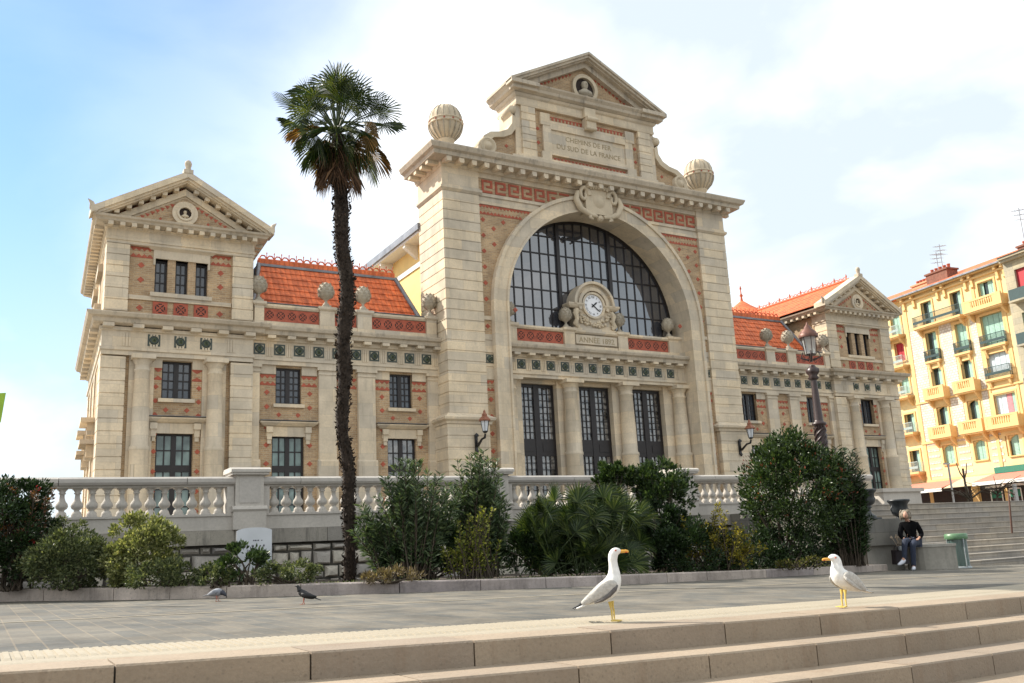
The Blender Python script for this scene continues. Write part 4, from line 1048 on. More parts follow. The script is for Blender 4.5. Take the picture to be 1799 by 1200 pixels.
# ================================================================== PLANTS
def npmesh(name, verts, faces, mats, mi=None, parent=None, **tags):
    me = bpy.data.meshes.new(name); nv, nf = len(verts), len(faces); k = faces.shape[1]
    me.vertices.add(nv); me.vertices.foreach_set('co', verts.astype(np.float32).ravel())
    me.loops.add(nf*k); me.loops.foreach_set('vertex_index', faces.astype(np.int32).ravel())
    me.polygons.add(nf); me.polygons.foreach_set('loop_start', np.arange(nf, dtype=np.int32)*k); me.polygons.foreach_set('loop_total', np.full(nf, k, dtype=np.int32))
    for m_ in (mats if isinstance(mats, (list, tuple)) else [mats]): me.materials.append(m_)
    if mi is not None: me.polygons.foreach_set('material_index', mi.astype(np.int32))
    me.update(calc_edges=True); return link(name, me, parent, **tags)
def leafarr(P, D, L, W, rs, fold=.25):
    """diamond leaves at P pointing along D; L, W arrays"""
    n = len(P); D = D/np.linalg.norm(D, axis=1, keepdims=True)
    r = rs.normal(size=(n, 3)); S = np.cross(D, r); S /= np.linalg.norm(S, axis=1, keepdims=True)+1e-9; Nn = np.cross(S, D)
    L = np.broadcast_to(L, (n,))[:, None]; W = np.broadcast_to(W, (n,))[:, None]
    a = P; b = P+D*L*.45+S*W*.5-Nn*W*fold*.0; c = P+D*L; d = P+D*L*.45-S*W*.5; m_ = P+D*L*.5-Nn*W*fold
    V = np.stack([a, b, c, d, m_], 1).reshape(-1, 3); i = np.arange(n)[:, None]*5
    Fc = np.concatenate([i+np.array([[0, 1, 2, 4]]), i+np.array([[0, 4, 2, 3]])], 0)
    return V, Fc
LG = leafmat('glossy_leaf', (0.030, 0.058, 0.018), (0.10, 0.15, 0.045), trans=.25, rough=.35)
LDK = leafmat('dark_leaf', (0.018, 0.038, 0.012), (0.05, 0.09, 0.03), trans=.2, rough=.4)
LO = leafmat('oleander_leaf', (0.06, 0.10, 0.045), (0.21, 0.27, 0.14), trans=.3, rough=.4)
LY = leafmat('variegated_leaf', (0.20, 0.23, 0.085), (0.55, 0.54, 0.27), trans=.35, rough=.5)
LYD = leafmat('dull_green_leaf', (0.09, 0.12, 0.05), (0.27, 0.29, 0.14), trans=.3, rough=.5)
LBR = leafmat('bronze_leaf', (0.10, 0.045, 0.02), (0.22, 0.10, 0.04), trans=.3)
LRED = leafmat('red_young_leaf', (0.20, 0.05, 0.03), (0.36, 0.12, 0.07), trans=.4)
LYEL = leafmat('yellowing_leaf', (0.20, 0.19, 0.03), (0.48, 0.38, 0.05), trans=.4)
LPALM = leafmat('palm_leaf', (0.032, 0.058, 0.015), (0.13, 0.15, 0.035), trans=.38, rough=.4)
LPALMF = leafmat('fan_palm_leaf', (0.032, 0.06, 0.018), (0.13, 0.165, 0.05), trans=.25, rough=.4)
LORG = leafmat('scorched_palm_leaf', (0.20, 0.125, 0.045), (0.42, 0.22, 0.07), trans=.5)
LDEAD = leafmat('dead_palm_leaf', (0.10, 0.055, 0.03), (0.22, 0.12, 0.06), trans=.2, rough=.8)
BARK = plain('twig_bark', (0.06, 0.045, 0.03), 0.9, var=.4)
FLW = plain('red_blossom', (0.45, 0.02, 0.02), 0.6, var=.3)
def stems(par, base, tops, r0=.03, mat=BARK, n=10):
    mb = MB(mat)
    for t_ in tops[:n]:
        p0 = Vector(base)+Vector((rng.uniform(-.15, .15), rng.uniform(-.1, .1), 0)); p2 = Vector(t_); mid = (p0+p2)/2+Vector((0, 0, .15*(p2.z-p0.z)))
        mb.tube([p0, mid, p2], [r0, r0*.7, r0*.3], 5)
    return mb.build('stem', par)
def shrub(base, c, rad, n, L, W, mats, label, seed, nclump=60, group=None, up=.35, clr=.22, low=-.75, extra=None, name='shrub', cat='shrub', surf=.55):
    rs = np.random.RandomState(seed); par = thing(name, base, label, cat, group); c = np.array(c); rad = np.array(rad)
    d = rs.normal(size=(nclump*3, 3)); d /= np.linalg.norm(d, axis=1, keepdims=True); d = d[d[:, 2] > low][:nclump]
    r = surf+(1-surf)*rs.rand(len(d), 1)**.6; lump = 1+.16*np.sin(d[:, :1]*4.1+seed)*np.cos(d[:, 1:2]*3.3+d[:, 2:]*5)
    cc = c+d*r*rad*lump
    k = rs.randint(len(cc), size=n); off = rs.normal(size=(n, 3)); off /= np.linalg.norm(off, axis=1, keepdims=True); off *= rs.rand(n, 1)**.45
    P = cc[k]+off*rad.mean()*clr*(.6+.8*rs.rand(len(cc), 1)[k]); D = off*.8+(P-c)/rad*.5+np.array([0, 0, up])+rs.normal(size=(n, 3))*.35
    keep = P[:, 2] > base[2]+.03; P, D = P[keep], D[keep]
    V, Fc = leafarr(P, D, L*(.7+.6*rs.rand(len(P))), W*(.7+.6*rs.rand(len(P))), rs)
    npmesh('foliage', V, Fc, mats[0], parent=par)
    if extra:
        m2, n2, L2, W2, nm = extra
        dd = rs.normal(size=(n2, 3)); dd[:, 2] = abs(dd[:, 2])*.9-.2; dd /= np.linalg.norm(dd, axis=1, keepdims=True)
        kk = rs.randint(max(4, n2//6), size=n2); seedd = dd[kk]+rs.normal(size=(n2, 3))*.06
        P = c+seedd*rad*1.04; V, Fc = leafarr(P, seedd+np.array([0, 0, .6])+rs.normal(size=(n2, 3))*.4, L2, W2, rs); npmesh(nm, V, Fc, m2, parent=par)
    stems(par, base, [tuple(x) for x in cc[rs.permutation(len(cc))[:12]]], r0=.02*max(1, rad[2]*1.4))
    return par
def wand_shrub(base, spots, label, seed, mat, nsh=40, L=.15, W=.024, group=None, spread=.35, per=70, name='shrub', lowfrac=.12, cat='shrub', upb=.55, lean=0.0):
    """shoots from the base with narrow leaves in whorls; spots: (x, y, z top)"""
    rs = np.random.RandomState(seed); par = thing(name, base, label, cat, group); Ps = []; Ds = []; mb = MB(BARK)
    for i in range(nsh):
        tp = spots[i % len(spots)]; top = np.array([tp[0]+rs.normal()*spread, tp[1]+rs.normal()*spread*.8, base[2]+(tp[2]-base[2])*(.55+.47*rs.rand()**.6)])
        b_ = np.array([base[0]+(tp[0]-base[0])*.55+rs.normal()*.12, base[1]+(tp[1]-base[1])*.5+rs.normal()*.12, base[2]]); mid = (b_*.45+top*.55); mid[2] += .1*(top[2]-b_[2])
        mb.tube([b_, mid, top], [.014, .010, .004], 4)
        u = lowfrac+(1-lowfrac)*rs.rand(per)**.75; u = u[:, None]; Pc = (1-u)**2*b_+2*u*(1-u)*mid+u*u*top
        dr = top-b_; dr /= np.linalg.norm(dr); o = rs.normal(size=(per, 3)); o -= (o@dr)[:, None]*dr; o /= np.linalg.norm(o, axis=1, keepdims=True)
        # side twigs widen each shoot into a plume
        off = o*(rs.rand(per, 1)*.10*(1.1-u)); Ps.append(Pc+off); Ds.append(dr*upb+o*.8+rs.normal(size=(per, 3))*.12)
    P = np.concatenate(Ps); D = np.concatenate(Ds); V, Fc = leafarr(P, D, L*(.7+.5*rs.rand(len(P))), W*(.8+.4*rs.rand(len(P))), rs, .15)
    npmesh('foliage', V, Fc, mat, parent=par); mb.build('stem', par); return par
def fan(org, dirv, nrm, Rl, nseg, rs, spread=2.6, droop=.25, split=.5, w=1.0, pet=0):
    """one palmate leaf: segments joined near the hub, free and drooping at the tips"""
    D = np.array(dirv, float); D /= np.linalg.norm(D); Nn = np.array(nrm, float); Nn -= D*(Nn@D); Nn /= np.linalg.norm(Nn)+1e-9; S = np.cross(D, Nn)
    V = []; Fc = []; o = np.array(org, float)
    for i in range(nseg):
        a = spread*(i/(nseg-1)-.5); ca, sa = math.cos(a), math.sin(a); d = D*ca+S*sa; l = Rl*(1-.18*abs(a)/1.5)*(.92+.16*rs.rand()); da = spread/(nseg-1)*.5*w
        d1 = D*math.cos(a-da)+S*math.sin(a-da); d2 = D*math.cos(a+da)+S*math.sin(a+da); b = len(V)
        pl = Nn*(.02*Rl*(1 if i % 2 else -1))
        dz = np.array([0, 0, -1.0])*droop*l
        V += [o, o+d1*l*split, o+d*l*(split+.04)+pl, o+d2*l*split, o+d*l*.8+d1*l*.0+dz*.35-S*0+(d2-d1)*l*.08, o+d*l+dz*(1+.3*rs.rand()), o+d*l*.8+dz*.35-(d2-d1)*l*.08]
        Fc += [(b, b+1, b+2, b+2), (b, b+2, b+3, b+3), (b+1, b+6, b+5, b+2), (b+2, b+5, b+4, b+3)]
    return V, Fc
def build_fans(name, fans, mat, par):
    bm_v = []; bm_f = []
    for V, Fc in fans:
        o = len(bm_v); bm_v += [tuple(v) for v in V]; bm_f += [tuple(dict.fromkeys(i+o for i in f)) for f in Fc]
    me = bpy.data.meshes.new(name); me.from_pydata(bm_v, [], bm_f); me.materials.append(mat); me.update(); return link(name, me, par)

# -------- tall windmill palm
PD = 17.3
pb = at(613, 1008, PD); pt = at(598, 238, PD)
pb.z = pz(pb.x, pb.y)+.12
PT = thing('palm_tree', pb, 'tall windmill palm with a shaggy dark trunk standing in front of the balustrade', 'palm tree')
TRK = plain('palm_trunk', (0.035, 0.024, 0.017), 0.95, var=.6, scale=25, bs=.8)
TRF = leafmat('palm_trunk_fibre', (0.028, 0.018, 0.012), (0.075, 0.05, 0.034), trans=.0, rough=.9)
ctr = [pb+(pt-pb)*(i/24)+(RT*(.05*math.sin(i*.5)+.03*math.sin(i*1.3)))*min(1, i/3) for i in range(25)]
rad = [.15-.012*min(i, 6)/6+.02*math.sin(i*1.9)*0+ (.10-.15)*0 for i in range(25)]
rad = [(.105 if i < 8 else .105+.025*min(1, (i-8)/6))+.010*math.sin(i*2.3) for i in range(25)]
mb = MB(TRK); mb.tube(ctr, rad, 14); trunk = mb.build('trunk', PT)
rs = np.random.RandomState(5); Ps = []; Ds = []
for i in range(3600):
    u = rs.rand()*23.9; k = int(u); c0 = np.array(ctr[k].lerp(ctr[k+1], u-k)); a = rs.rand()*2*PI; r_ = rad[k]*(.95+.1*rs.rand()); o = np.array([math.cos(a), math.sin(a), 0])
    big = (k > 6); Ps.append(c0+o*r_); Ds.append(o*(.55 if rs.rand() < .5 else .9)+np.array([0, 0, (.7 if rs.rand() < .6 else -1.1)]))
sz = .035+.065*rs.rand(3600)**2; V, Fc = leafarr(np.array(Ps), np.array(Ds)+rs.normal(size=(3600, 3))*.25, sz, sz*.5, rs, .2); npmesh('trunk_fibre', V, Fc, TRF, parent=trunk)
hub = np.array(pt)+np.array([0, 0, .05])-np.array(RT)*.07; rs = np.random.RandomState(11)
green = []; pet = MB(LPALM and plain('petiole', (0.05, 0.075, 0.025), .6)); org = []; dead = []
RTn = np.array(RT)
for i in range(62):
    az = i*2.39996+rs.rand()*.5; el = R(82-150*(i/62)**1.0+rs.normal()*12)    # young leaves upright, old ones hanging
    d = np.array([math.cos(az)*math.cos(el), math.sin(az)*math.cos(el), math.sin(el)]); pl = .46+.30*rs.rand()+(.14 if abs(el) < .5 else 0) if el > -.5 else .34+.2*rs.rand()
    tipd = d*.95+rs.normal(size=3)*.22+np.array([0, 0, -.05-.10*(el < .3)]); o = hub+d*pl+np.array([0, 0, .25*max(0, math.sin(el))]); nr = np.cross(np.cross(d, [0, 0, 1.0]), d)+rs.normal(size=3)*.7
    pet.tube([hub*.9+np.array(pt)*.1, hub+d*pl*.5+np.array([0, 0, .1]), o], [.02, .014, .01], 4)
    Rl = .42+.17*rs.rand()
    fn = fan(o, tipd, nr, Rl, 28, rs, spread=3.6+rs.rand()*1.0, droop=.04+.16*rs.rand()+(.18 if el < 0 else 0), split=.36, w=.8)
    (org if (el < .05 and rs.rand() < .24) else green).append(fn)
for i in range(34):
    az = rs.rand()*2*PI; o = hub+np.array([math.cos(az)*.2, math.sin(az)*.2, -.15-.6*rs.rand()]); d = np.array([math.cos(az)*(.1+.45*rs.rand()), math.sin(az)*(.1+.45*rs.rand()), -1.0])
    dead.append(fan(o, d, np.array([math.cos(az), math.sin(az), .2]), .38+.22*rs.rand(), 12, rs, spread=.9+rs.rand()*.8, droop=.3, split=.35, w=.5))
cr = build_fans('crown', green, LPALM, PT); pet.build('petiole', cr); build_fans('scorched_frond', org, LORG, PT); build_fans('dead_frond_skirt', dead, LDEAD, PT)

# -------- shrubs along the garden
def gz_(x, y): return pz(x, y)+kh(x)-.02
def B(u, D, v=1015):
    p = at(u, v, D); p.z = gz_(p.x, p.y); return (p.x, p.y, p.z)
def P3(u, v, D): p = at(u, v, D); return (p.x, p.y, p.z)
shrub(B(22, 15.3), P3(2, 945, 15.6), (.80, .7, .92), 13000, .075, .035, [LDK], 'dark evergreen shrub with red blossoms at the left edge of the bed', 21, nclump=90, extra=(FLW, 60, .06, .05, 'blossom'), surf=.4)
rs0 = wand_shrub(B(25, 15.6), [P3(10, 850, 15.8), P3(60, 860, 15.6), P3(35, 835, 15.8)], 'thin bronze-tipped sprays rising over the balustrade at the far left', 22, LBR, nsh=16, L=.08, W=.03, per=60, spread=.2)
shrub(B(118, 15.0), P3(120, 990, 15.2), (.64, .5, .55), 10500, .055, .028, [LYD], 'rounded dull green shrub between the dark shrub and the bright variegated one', 23, nclump=80, surf=.5)
shrub(B(130, 15.9), P3(125, 960, 16.1), (.5, .4, .45), 3500, .055, .028, [LYD], 'small dull green bush peeping over the rounded shrub', 24, nclump=40)
shrub(B(252, 15.2), P3(253, 975, 15.5), (.68, .55, .62), 14500, .06, .032, [LY], 'bright yellow-green variegated shrub, roundest of the bed', 25, nclump=80, surf=.5)
shrub(B(300, 15.0), P3(300, 1010, 14.9), (.7, .3, .2), 3500, .05, .028, [LYD], 'low green tuft at the foot of the variegated shrub', 26, nclump=40)
shrub(B(430, 14.9), P3(425, 990, 15.0), (.42, .3, .30), 1500, .075, .035, [LG], 'loose glossy bush growing in front of the white marble slab', 27, nclump=30, up=.8)
shrub(B(505, 15.0), P3(510, 1008, 15.0), (.6, .3, .17), 2400, .05, .03, [LYD], 'low ground-hugging bush left of the palm trunk', 28, nclump=30)
shrub(B(385, 14.7), P3(375, 1012, 14.8), (.4, .25, .14), 1300, .05, .03, [LYD], 'tiny green tuft behind the grey pigeon', 44, nclump=20)
shrub(B(680, 15.0), P3(690, 1015, 15.1), (.5, .25, .13), 1200, .07, .02, [LEAFDRY := leafmat('dry_leaf', (0.16, 0.12, 0.07), (0.30, 0.24, 0.14))], 'patch of dry straw-coloured plants at the foot of the oleander', 29, nclump=25)
wand_shrub(B(725, 16.6), [P3(u, v, 16.9) for u, v in ((672, 885), (700, 812), (735, 808), (765, 850), (650, 900), (715, 840), (700, 905), (745, 905))], 'broad oleander with pale pointed leaves right of the palm trunk', 30, LO, nsh=120, per=105, spread=.20, L=.14, W=.028)
wand_shrub(B(838, 17.4), [P3(u, v, 17.6) for u, v in ((800, 850), (838, 795), (860, 812), (822, 830), (850, 800), (880, 860), (840, 870))], 'taller slimmer oleander reaching over the balustrade pier', 31, LO, nsh=90, per=95, spread=.16, L=.14, W=.028)
wand_shrub(B(825, 16.2), [P3(u, v, 16.3) for u, v in ((812, 905), (845, 885), (835, 930), (800, 960), (850, 950))], 'yellow-green leggy bush in front of the oleanders', 32, leafmat('lime_leaf', (0.14, 0.17, 0.03), (0.36, 0.36, 0.06), trans=.4), nsh=45, per=45, spread=.12, L=.06, W=.03)
# fan palm clump
FB = B(1030, 18.2); FP = thing('fan_palm', FB, 'low bushy fan palm clump in the middle of the bed behind the tall gull', 'fan palm'); rs = np.random.RandomState(9); fs = []; mbp = MB(MATS['petiole'])
for i in range(125):
    u = rs.uniform(925, 1125); vtop = 862+ (abs(u-1030)/110)**2*40; v = rs.uniform(vtop+8, 1000); Dp = 18.2+rs.uniform(-.9, .7)
    o = np.array(at(u, v, Dp)); o[2] = max(o[2], FB[2]+.15)
    b_ = np.array(FB)+np.array([rs.normal()*.35, rs.normal()*.25, .05]); b_[:2] += (o[:2]-np.array(FB)[:2])*.45
    d = (o-b_); d /= np.linalg.norm(d)+1e-6; d = d+np.array([rs.normal()*.35, -.25, .15+rs.rand()*.3]); nr = np.array([rs.normal()*.3, -.7, .6+rs.normal()*.3])
    fs.append(fan(o, d, nr, .40+.14*rs.rand(), 22, rs, spread=2.7+rs.rand()*.9, droop=.06+.1*rs.rand(), split=.5)); mbp.tube([b_, (b_+o)/2+np.array([0, 0, .05]), o], [.012, .01, .008], 4)
build_fans('fronds', fs, LPALMF, FP); mbp.build('petiole', FP)
dk = [fan(np.array(at(rs.uniform(930, 1120), rs.uniform(930, 1005), 18.6)), [rs.normal()*.6, -.2, .7], [0, -1, .2], .5, 16, rs, spread=3.0, droop=.15) for i in range(45)]
build_fans('inner_fronds', dk, LPALMF, FP)
shrub(B(1165, 19.3), P3(1165, 862, 19.8), (.70, .6, .55), 3900, .095, .05, [LG], 'glossy round-leaved shrub rising above the fan palm on the right', 34, nclump=60, up=.5, surf=.35)
shrub(B(1085, 19.4), P3(1082, 838, 19.9), (.42, .4, .28), 1800, .10, .055, [LG], 'small glossy round-leaved bush topping the middle of the fan palm', 35, nclump=24, up=.5)
wand_shrub(B(1255, 18.6), [P3(u, v, 18.8) for u, v in ((1215, 905), (1262, 880), (1300, 915), (1250, 930), (1320, 950), (1235, 960), (1290, 960), (1180, 955))], 'yellowing open shrub between the fan palm and the big red-tipped shrub', 36, LYEL, nsh=70, per=45, spread=.2, L=.07, W=.032)
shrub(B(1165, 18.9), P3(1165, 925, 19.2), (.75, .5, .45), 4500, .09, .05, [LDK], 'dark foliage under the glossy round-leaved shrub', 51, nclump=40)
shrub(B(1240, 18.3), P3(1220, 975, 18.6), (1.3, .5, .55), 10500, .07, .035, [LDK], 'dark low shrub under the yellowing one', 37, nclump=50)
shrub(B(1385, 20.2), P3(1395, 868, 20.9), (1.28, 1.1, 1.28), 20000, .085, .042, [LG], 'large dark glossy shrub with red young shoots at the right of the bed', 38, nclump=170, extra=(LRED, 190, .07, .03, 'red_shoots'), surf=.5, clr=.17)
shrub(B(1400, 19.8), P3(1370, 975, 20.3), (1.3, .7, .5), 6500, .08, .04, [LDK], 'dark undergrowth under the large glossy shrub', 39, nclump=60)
wand_shrub(B(1490, 21.2), [P3(u, v, 21.5) for u, v in ((1450, 790), (1482, 785), (1502, 830), (1492, 820), (1508, 865), (1470, 860), (1498, 900), (1455, 900), (1500, 930))], 'tall dark oleander at the right end of the bed, beside the urn', 40, LDK, nsh=190, per=90, spread=.17, L=.15, W=.028)
wand_shrub(B(1400, 19.2), [P3(u, v, 19.0) for u, v in ((1370, 985), (1410, 975), (1440, 980))], 'sprig of small yellow-green leaves near the kerb behind the walking gull', 41, leafmat('olive_leaf', (0.08, 0.09, 0.02), (0.22, 0.20, 0.05)), nsh=16, per=30, spread=.15, L=.06, W=.03)
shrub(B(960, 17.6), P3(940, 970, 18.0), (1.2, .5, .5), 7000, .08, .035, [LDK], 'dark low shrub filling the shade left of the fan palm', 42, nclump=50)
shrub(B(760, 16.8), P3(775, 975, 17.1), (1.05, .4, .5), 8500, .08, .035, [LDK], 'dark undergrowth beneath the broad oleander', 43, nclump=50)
# litter of small weeds along the bed
rs = np.random.RandomState(77); n = 5200; t_ = rs.rand(n)*L[-1]; Pn = []
for i in range(n):
    p = kat(t_[i]); y = p.y+.32+rs.rand()**1.6*1.5; Pn.append((p.x, min(y, -13.7), pz(p.x, p.y)+kh(p.x)-.03))
V, Fc = leafarr(np.array(Pn), rs.normal(size=(n, 3))*.6+np.array([0, 0, .7]), .03+.05*rs.rand(n), .012+.02*rs.rand(n), rs); npmesh('ground_cover', V, Fc, LYD, label='scattered low weeds and litter on the soil of the bed', cat='ground cover', kind='stuff')

# ================================================================== OBJECTS IN THE BED AND BY THE STAIRS
MARB = plain('white_marble', (0.52, 0.54, 0.57), .45, var=.08, scale=3)
p = at(446, 990, 15.9); MS = thing('memorial_slab', (p.x, p.y, p.z), 'white marble slab with a gently arched top leaning at the wall, half behind bushes', 'memorial slab', rz=-YAW*.35)
k = 15.9/FPX
mb = MB(MARB); w_ = 30*k; h_ = 62*k
mb.prism([(-w_, -.12), (w_, -.12), (w_, h_-.05), (w_-.04, h_-.03)]+[(w_*.8*math.cos(a), h_-.03+.03*math.sin(a)) for a in [PI*i/8 for i in range(9)]]+[(-w_+.04, h_-.03), (-w_, h_-.05)], -.04, .04)
local(mb.build('slab'), MS)
mb = MB(plain('slab_lettering', (0.06, 0.05, 0.07), .7))
rr = random.Random(5)
for z, x0, x1, hh in ((h_*.62, -.02, .14, .022), (h_*.46, -.10, .17, .035), (h_*.34, -.12, .20, .02)):
    x = x0
    while x < x1: w2 = .012+.012*rr.random(); mb.box(x, x+w2, -.0425, -.0402, z, z+hh*(.7+.3*rr.random())); x += w2+.008+(.03 if rr.random() < .25 else 0)
local(mb.build('worn_lettering'), MS)

# stone cheek walls, urns
BLK = stone('dark_block_stone', (0.17, 0.165, 0.15), var=.25, stain=.6, stainc=(.05, .05, .045), fine=15, blocks=(1.0, .5, .006))
BLKL = stone('light_block_stone', (0.34, 0.32, 0.28), var=.25, stain=.5, stainc=(.1, .1, .09), fine=15)
CW = thing('stair_cheek_wall', (-5.2, -16.6, -.9), 'dark stone block wall carrying the urns at the left side of the stairs', 'low wall')
mb = MB(BLK); mb.box(-6.1, -4.35, -17.9, -13.55, -.30, .32); mb.use(BLKL); mb.box(-5.75, -4.45, -17.7, -13.55, -1.05, -.30); mb.use(BLK); mb.box(-6.1, -4.2, -16.6, -13.56, .32, .70); mb.build('wall_blocks', CW)
mb = MB(BLKL); mb.box(-4.34, -3.55, -16.95, -13.56, -1.0, .02); mb.prism([(-15.9, .02), (-15.9, .36), (-15.6, .5), (-15.1, .5), (-14.8, .36), (-14.8, .02)], -4.3, -3.6, 'yz'); mb.build('rounded_coping', CW)
UP_ = [(.24, 0), (.24, .05), (.20, .07), (.10, .16), (.085, .26), (.13, .30), (.13, .33), (.10, .35), (.20, .40), (.235, .46), (.24, .56), (.245, .70), (.31, .78), (.33, .80), (.33, .84), (.30, .85)]
URN = plain('cast_iron_urn', (0.022, 0.026, 0.030), .4, var=.4, scale=12)
def urn(x, y, z, label, k=.82):
    t_ = thing('garden_urn', (x, y, z), label, 'urn', 'cast iron urns beside the stairs'); mb = MB(URN); mb.box(-.26*k, .26*k, -.26*k, .26*k, 0, .045)
    mb.lathe(0, 0, .044, [(a*k, b*k) for a, b in UP_], 20, flute=.04); local(mb.build('bowl'), t_)
    for q in (-1, 1):
        mb = MB(URN); mb.tube([(q*.2*k, 0, .5*k), (q*.33*k, 0, .52*k), (q*.38*k, 0, .62*k), (q*.3*k, 0, .72*k)], .022, 6); local(mb.build('handle'), t_)
urn(-5.22, -17.45, .32, 'black cast iron urn on the dark stone wall, left of the seated woman')
p = at(1584, 922, 24.2); urn(p.x, p.y, .02, 'black cast iron urn right behind the seated woman\'s head', .9)
# stairs
STAIR = stone('stair_stone', (0.36, 0.33, 0.29), var=.28, stain=.6, stainc=(.13, .12, .11), fine=18, blocks=(1.1, .16, .006))
mb = MB(STAIR); ns = 11; y0 = -17.3; z0 = -1.02; rise = (G+.04-z0)/ns
for i in range(ns):
    z = z0+rise*i; y = y0+.345*i; e = .01
    mb.prism([(y, z-.25), (y, z+rise-.035), (y-.025, z+rise-.03), (y-.025, z+rise-.004), (y-.015, z+rise), (y+.9, z+rise), (y+.9, z-.25)], -3.54+.001*i, 16, 'yz')
mb.build('stairs', kind='structure')
mb = MB(STAIR); mb.box(-3.5, 16, y0+.345*ns, -13.0, -.5, G+.035); mb.build('stair_landing', kind='structure')
# bench
BEN = stone('bench_stone', (0.30, 0.28, 0.24), var=.3, stain=.7, stainc=(.10, .10, .09), fine=16)
bl = at(1616, 998, 21.9); br_ = at(1669, 997, 22.3); bx = (bl+br_)/2; bz = pz(bx.x, bx.y)
SB = thing('stone_bench', (bx.x, bx.y, bz), 'squat grey stone bench with a rounded end, under the seated woman', 'stone bench', rz=-YAW)
mb = MB(BEN); hw = .40
pr = [(-hw-.0+.18*(1-math.cos(a)), -.32+.64*(.5-.5*math.cos(a*1.0)) if 0 else 0) for a in (0,)]
poly = [(hw, -.36), (hw, .36)]+[(-hw+.14-.36*math.sin(a), .36*math.cos(a)) for a in [PI*i/10 for i in range(11)]]
mb.prism(poly, -.05, .53, 'xy'); mb.use(BLKL); poly2 = [(a*1.04, b*1.06) for a, b in poly]; mb.prism(poly2, .53, .59, 'xy'); local(mb.build('seat_block'), SB)
# litter bin
bp_ = at(1687, 994, 22.6); bp_.z = pz(bp_.x, bp_.y); BN = thing('litter_bin', bp_, 'see-through green litter bin with a bright green rim beside the bench', 'litter bin')
mtl, tt, bb = nt('green_plastic_bag'); bb.inputs['Base Color'].default_value = (.12, .19, .175, 1); bb.inputs['Roughness'].default_value = .3; bb.inputs['Transmission Weight'].default_value = .35; bb.inputs['Alpha'].default_value = .82
GRN = plain('green_rim', (.10, .20, .105), .4, var=.1); GREY = plain('bin_metal', (.30, .33, .34), .5, metal=.3)
mb = MB(mtl); mb.lathe(0, 0, .06, [(.245, 0), (.255, .2), (.25, .45), (.265, .68)], 20, flute=.05); local(mb.build('bag'), BN)
mb = MB(GRN); mb.lathe(0, 0, .72, [(.29, 0), (.305, .02), (.305, .13), (.27, .15)], 24); mb.use(DARKSLOT); mb.lathe(0, 0, .86, [(.26, 0), (.26, .005)], 20); local(mb.build('rim'), BN)
mb = MB(GREY); mb.lathe(0, 0, 0, [(.30, 0), (.30, .035), (.26, .05)], 24); local(mb.build('base'), BN)
for a in (250, 340, 70, 160): mb = MB(GREY); mb.box(-.015, .015, -.008, .008, .04, .74); mb.v = [(x+.30*math.cos(R(a)), y+.30*math.sin(R(a)), z) for x, y, z in mb.v]; local(mb.build('post'), BN)
BN.scale = (.88, .88, .96)
# handrail post on the stairs
p = at(1777, 930, 26.0); q_ = at(1772, 868, 26.0); HR = thing('handrail_post', p, 'thin rusty upright post standing on the stairs at the far right', 'post')
mb = MB(plain('rusty_iron', (.10, .05, .035), .8)); mb.tube([p-Vector((0, 0, .1)), q_, q_+RT*.07+Vector((0, 0, .05)), q_+RT*.16-Vector((0, 0, .02))], [.028, .024, .022, .02], 7); mb.build('post', HR)

# ornate street lamp
lb = at(1469, 985, 24.0); LT = at(1418, 556, 24.0); lb.z = -.75
LP = thing('street_lamp', lb, 'ornate brown iron street lamp with a copper-capped lantern rising behind the large shrub', 'street lamp')
IRON = plain('brown_iron', (0.04, 0.022, 0.020), .4, var=.35, scale=20)
H = LT.z-lb.z; ax = Vector((LT.x-lb.x, LT.y-lb.y, 0))*0+Vector((0, 0, 1)); top = Vector((lb.x, lb.y, LT.z))
dx = (LT-top); 
mb = MB(IRON); kz = H/6.9
mb.lathe(lb.x, lb.y, lb.z, [(.34, 0), (.34, .12), (.24, .3), (.22, .9), (.26, 1.0), (.17, 1.1), (.16, 3.2*kz)], 14)
zz = lb.z+2.9*kz; z2 = at(1436, 738, 24.0).z; z3 = at(1424, 655, 24.0).z; z4 = at(1424, 626, 24.0).z
mb.lathe(lb.x, lb.y, z2, [(.12, -.25), (.14, -.2), (.14, -.06), (.19, -.04), (.19, .02), (.13, .05), (.12, .1), (.078, z3-z2)], 14)
for j in range(5):      # spiral reeds on the lower shaft
    mb.tube([(lb.x+.15*math.cos(2*PI*j/5+s_*.75), lb.y+.15*math.sin(2*PI*j/5+s_*.75), z2-.9+.1*s_) for s_ in range(9)], .03, 5)
mb.lathe(lb.x, lb.y, z2-.95, [(.13, 0), (.14, .9)], 12)
mb.lathe(lb.x, lb.y, z3-.02, [(.09, 0), (.16, .05), (.11, .12), (.18, .2), (.19, .30), (.11, .36), (.07, .42)], 10, flute=.2)
for i in range(4):
    a = PI/4+PI/2*i; mb.tube([(lb.x+.05*math.cos(a), lb.y+.05*math.sin(a), z4+.12), (lb.x+.26*math.cos(a), lb.y+.26*math.sin(a), z4+.2), (lb.x+.2*math.cos(a), lb.y+.2*math.sin(a), z4+.36)], [.03, .025, .02], 5)
mb.build('column', LP)
mb = MB(IRON); zl = z4+.28
mb.tube([(lb.x, lb.y, zl-.2), (lb.x, lb.y, zl)], [.04, .05], 6)
for i in range(6): a = 2*PI*i/6; mb.tube([(lb.x+.15*math.cos(a), lb.y+.15*math.sin(a), zl), (lb.x+.205*math.cos(a), lb.y+.205*math.sin(a), zl+.5)], .014, 4)
mb.lathe(lb.x, lb.y, zl-.02, [(.15, 0), (.16, .03)], 6, smooth=False); LN = mb.build('lantern', LP)
mg, tg, bg_ = nt('clear_lantern_glass'); bg_.inputs['Base Color'].default_value = (.7, .72, .7, 1); bg_.inputs['Alpha'].default_value = .35; bg_.inputs['Roughness'].default_value = .1
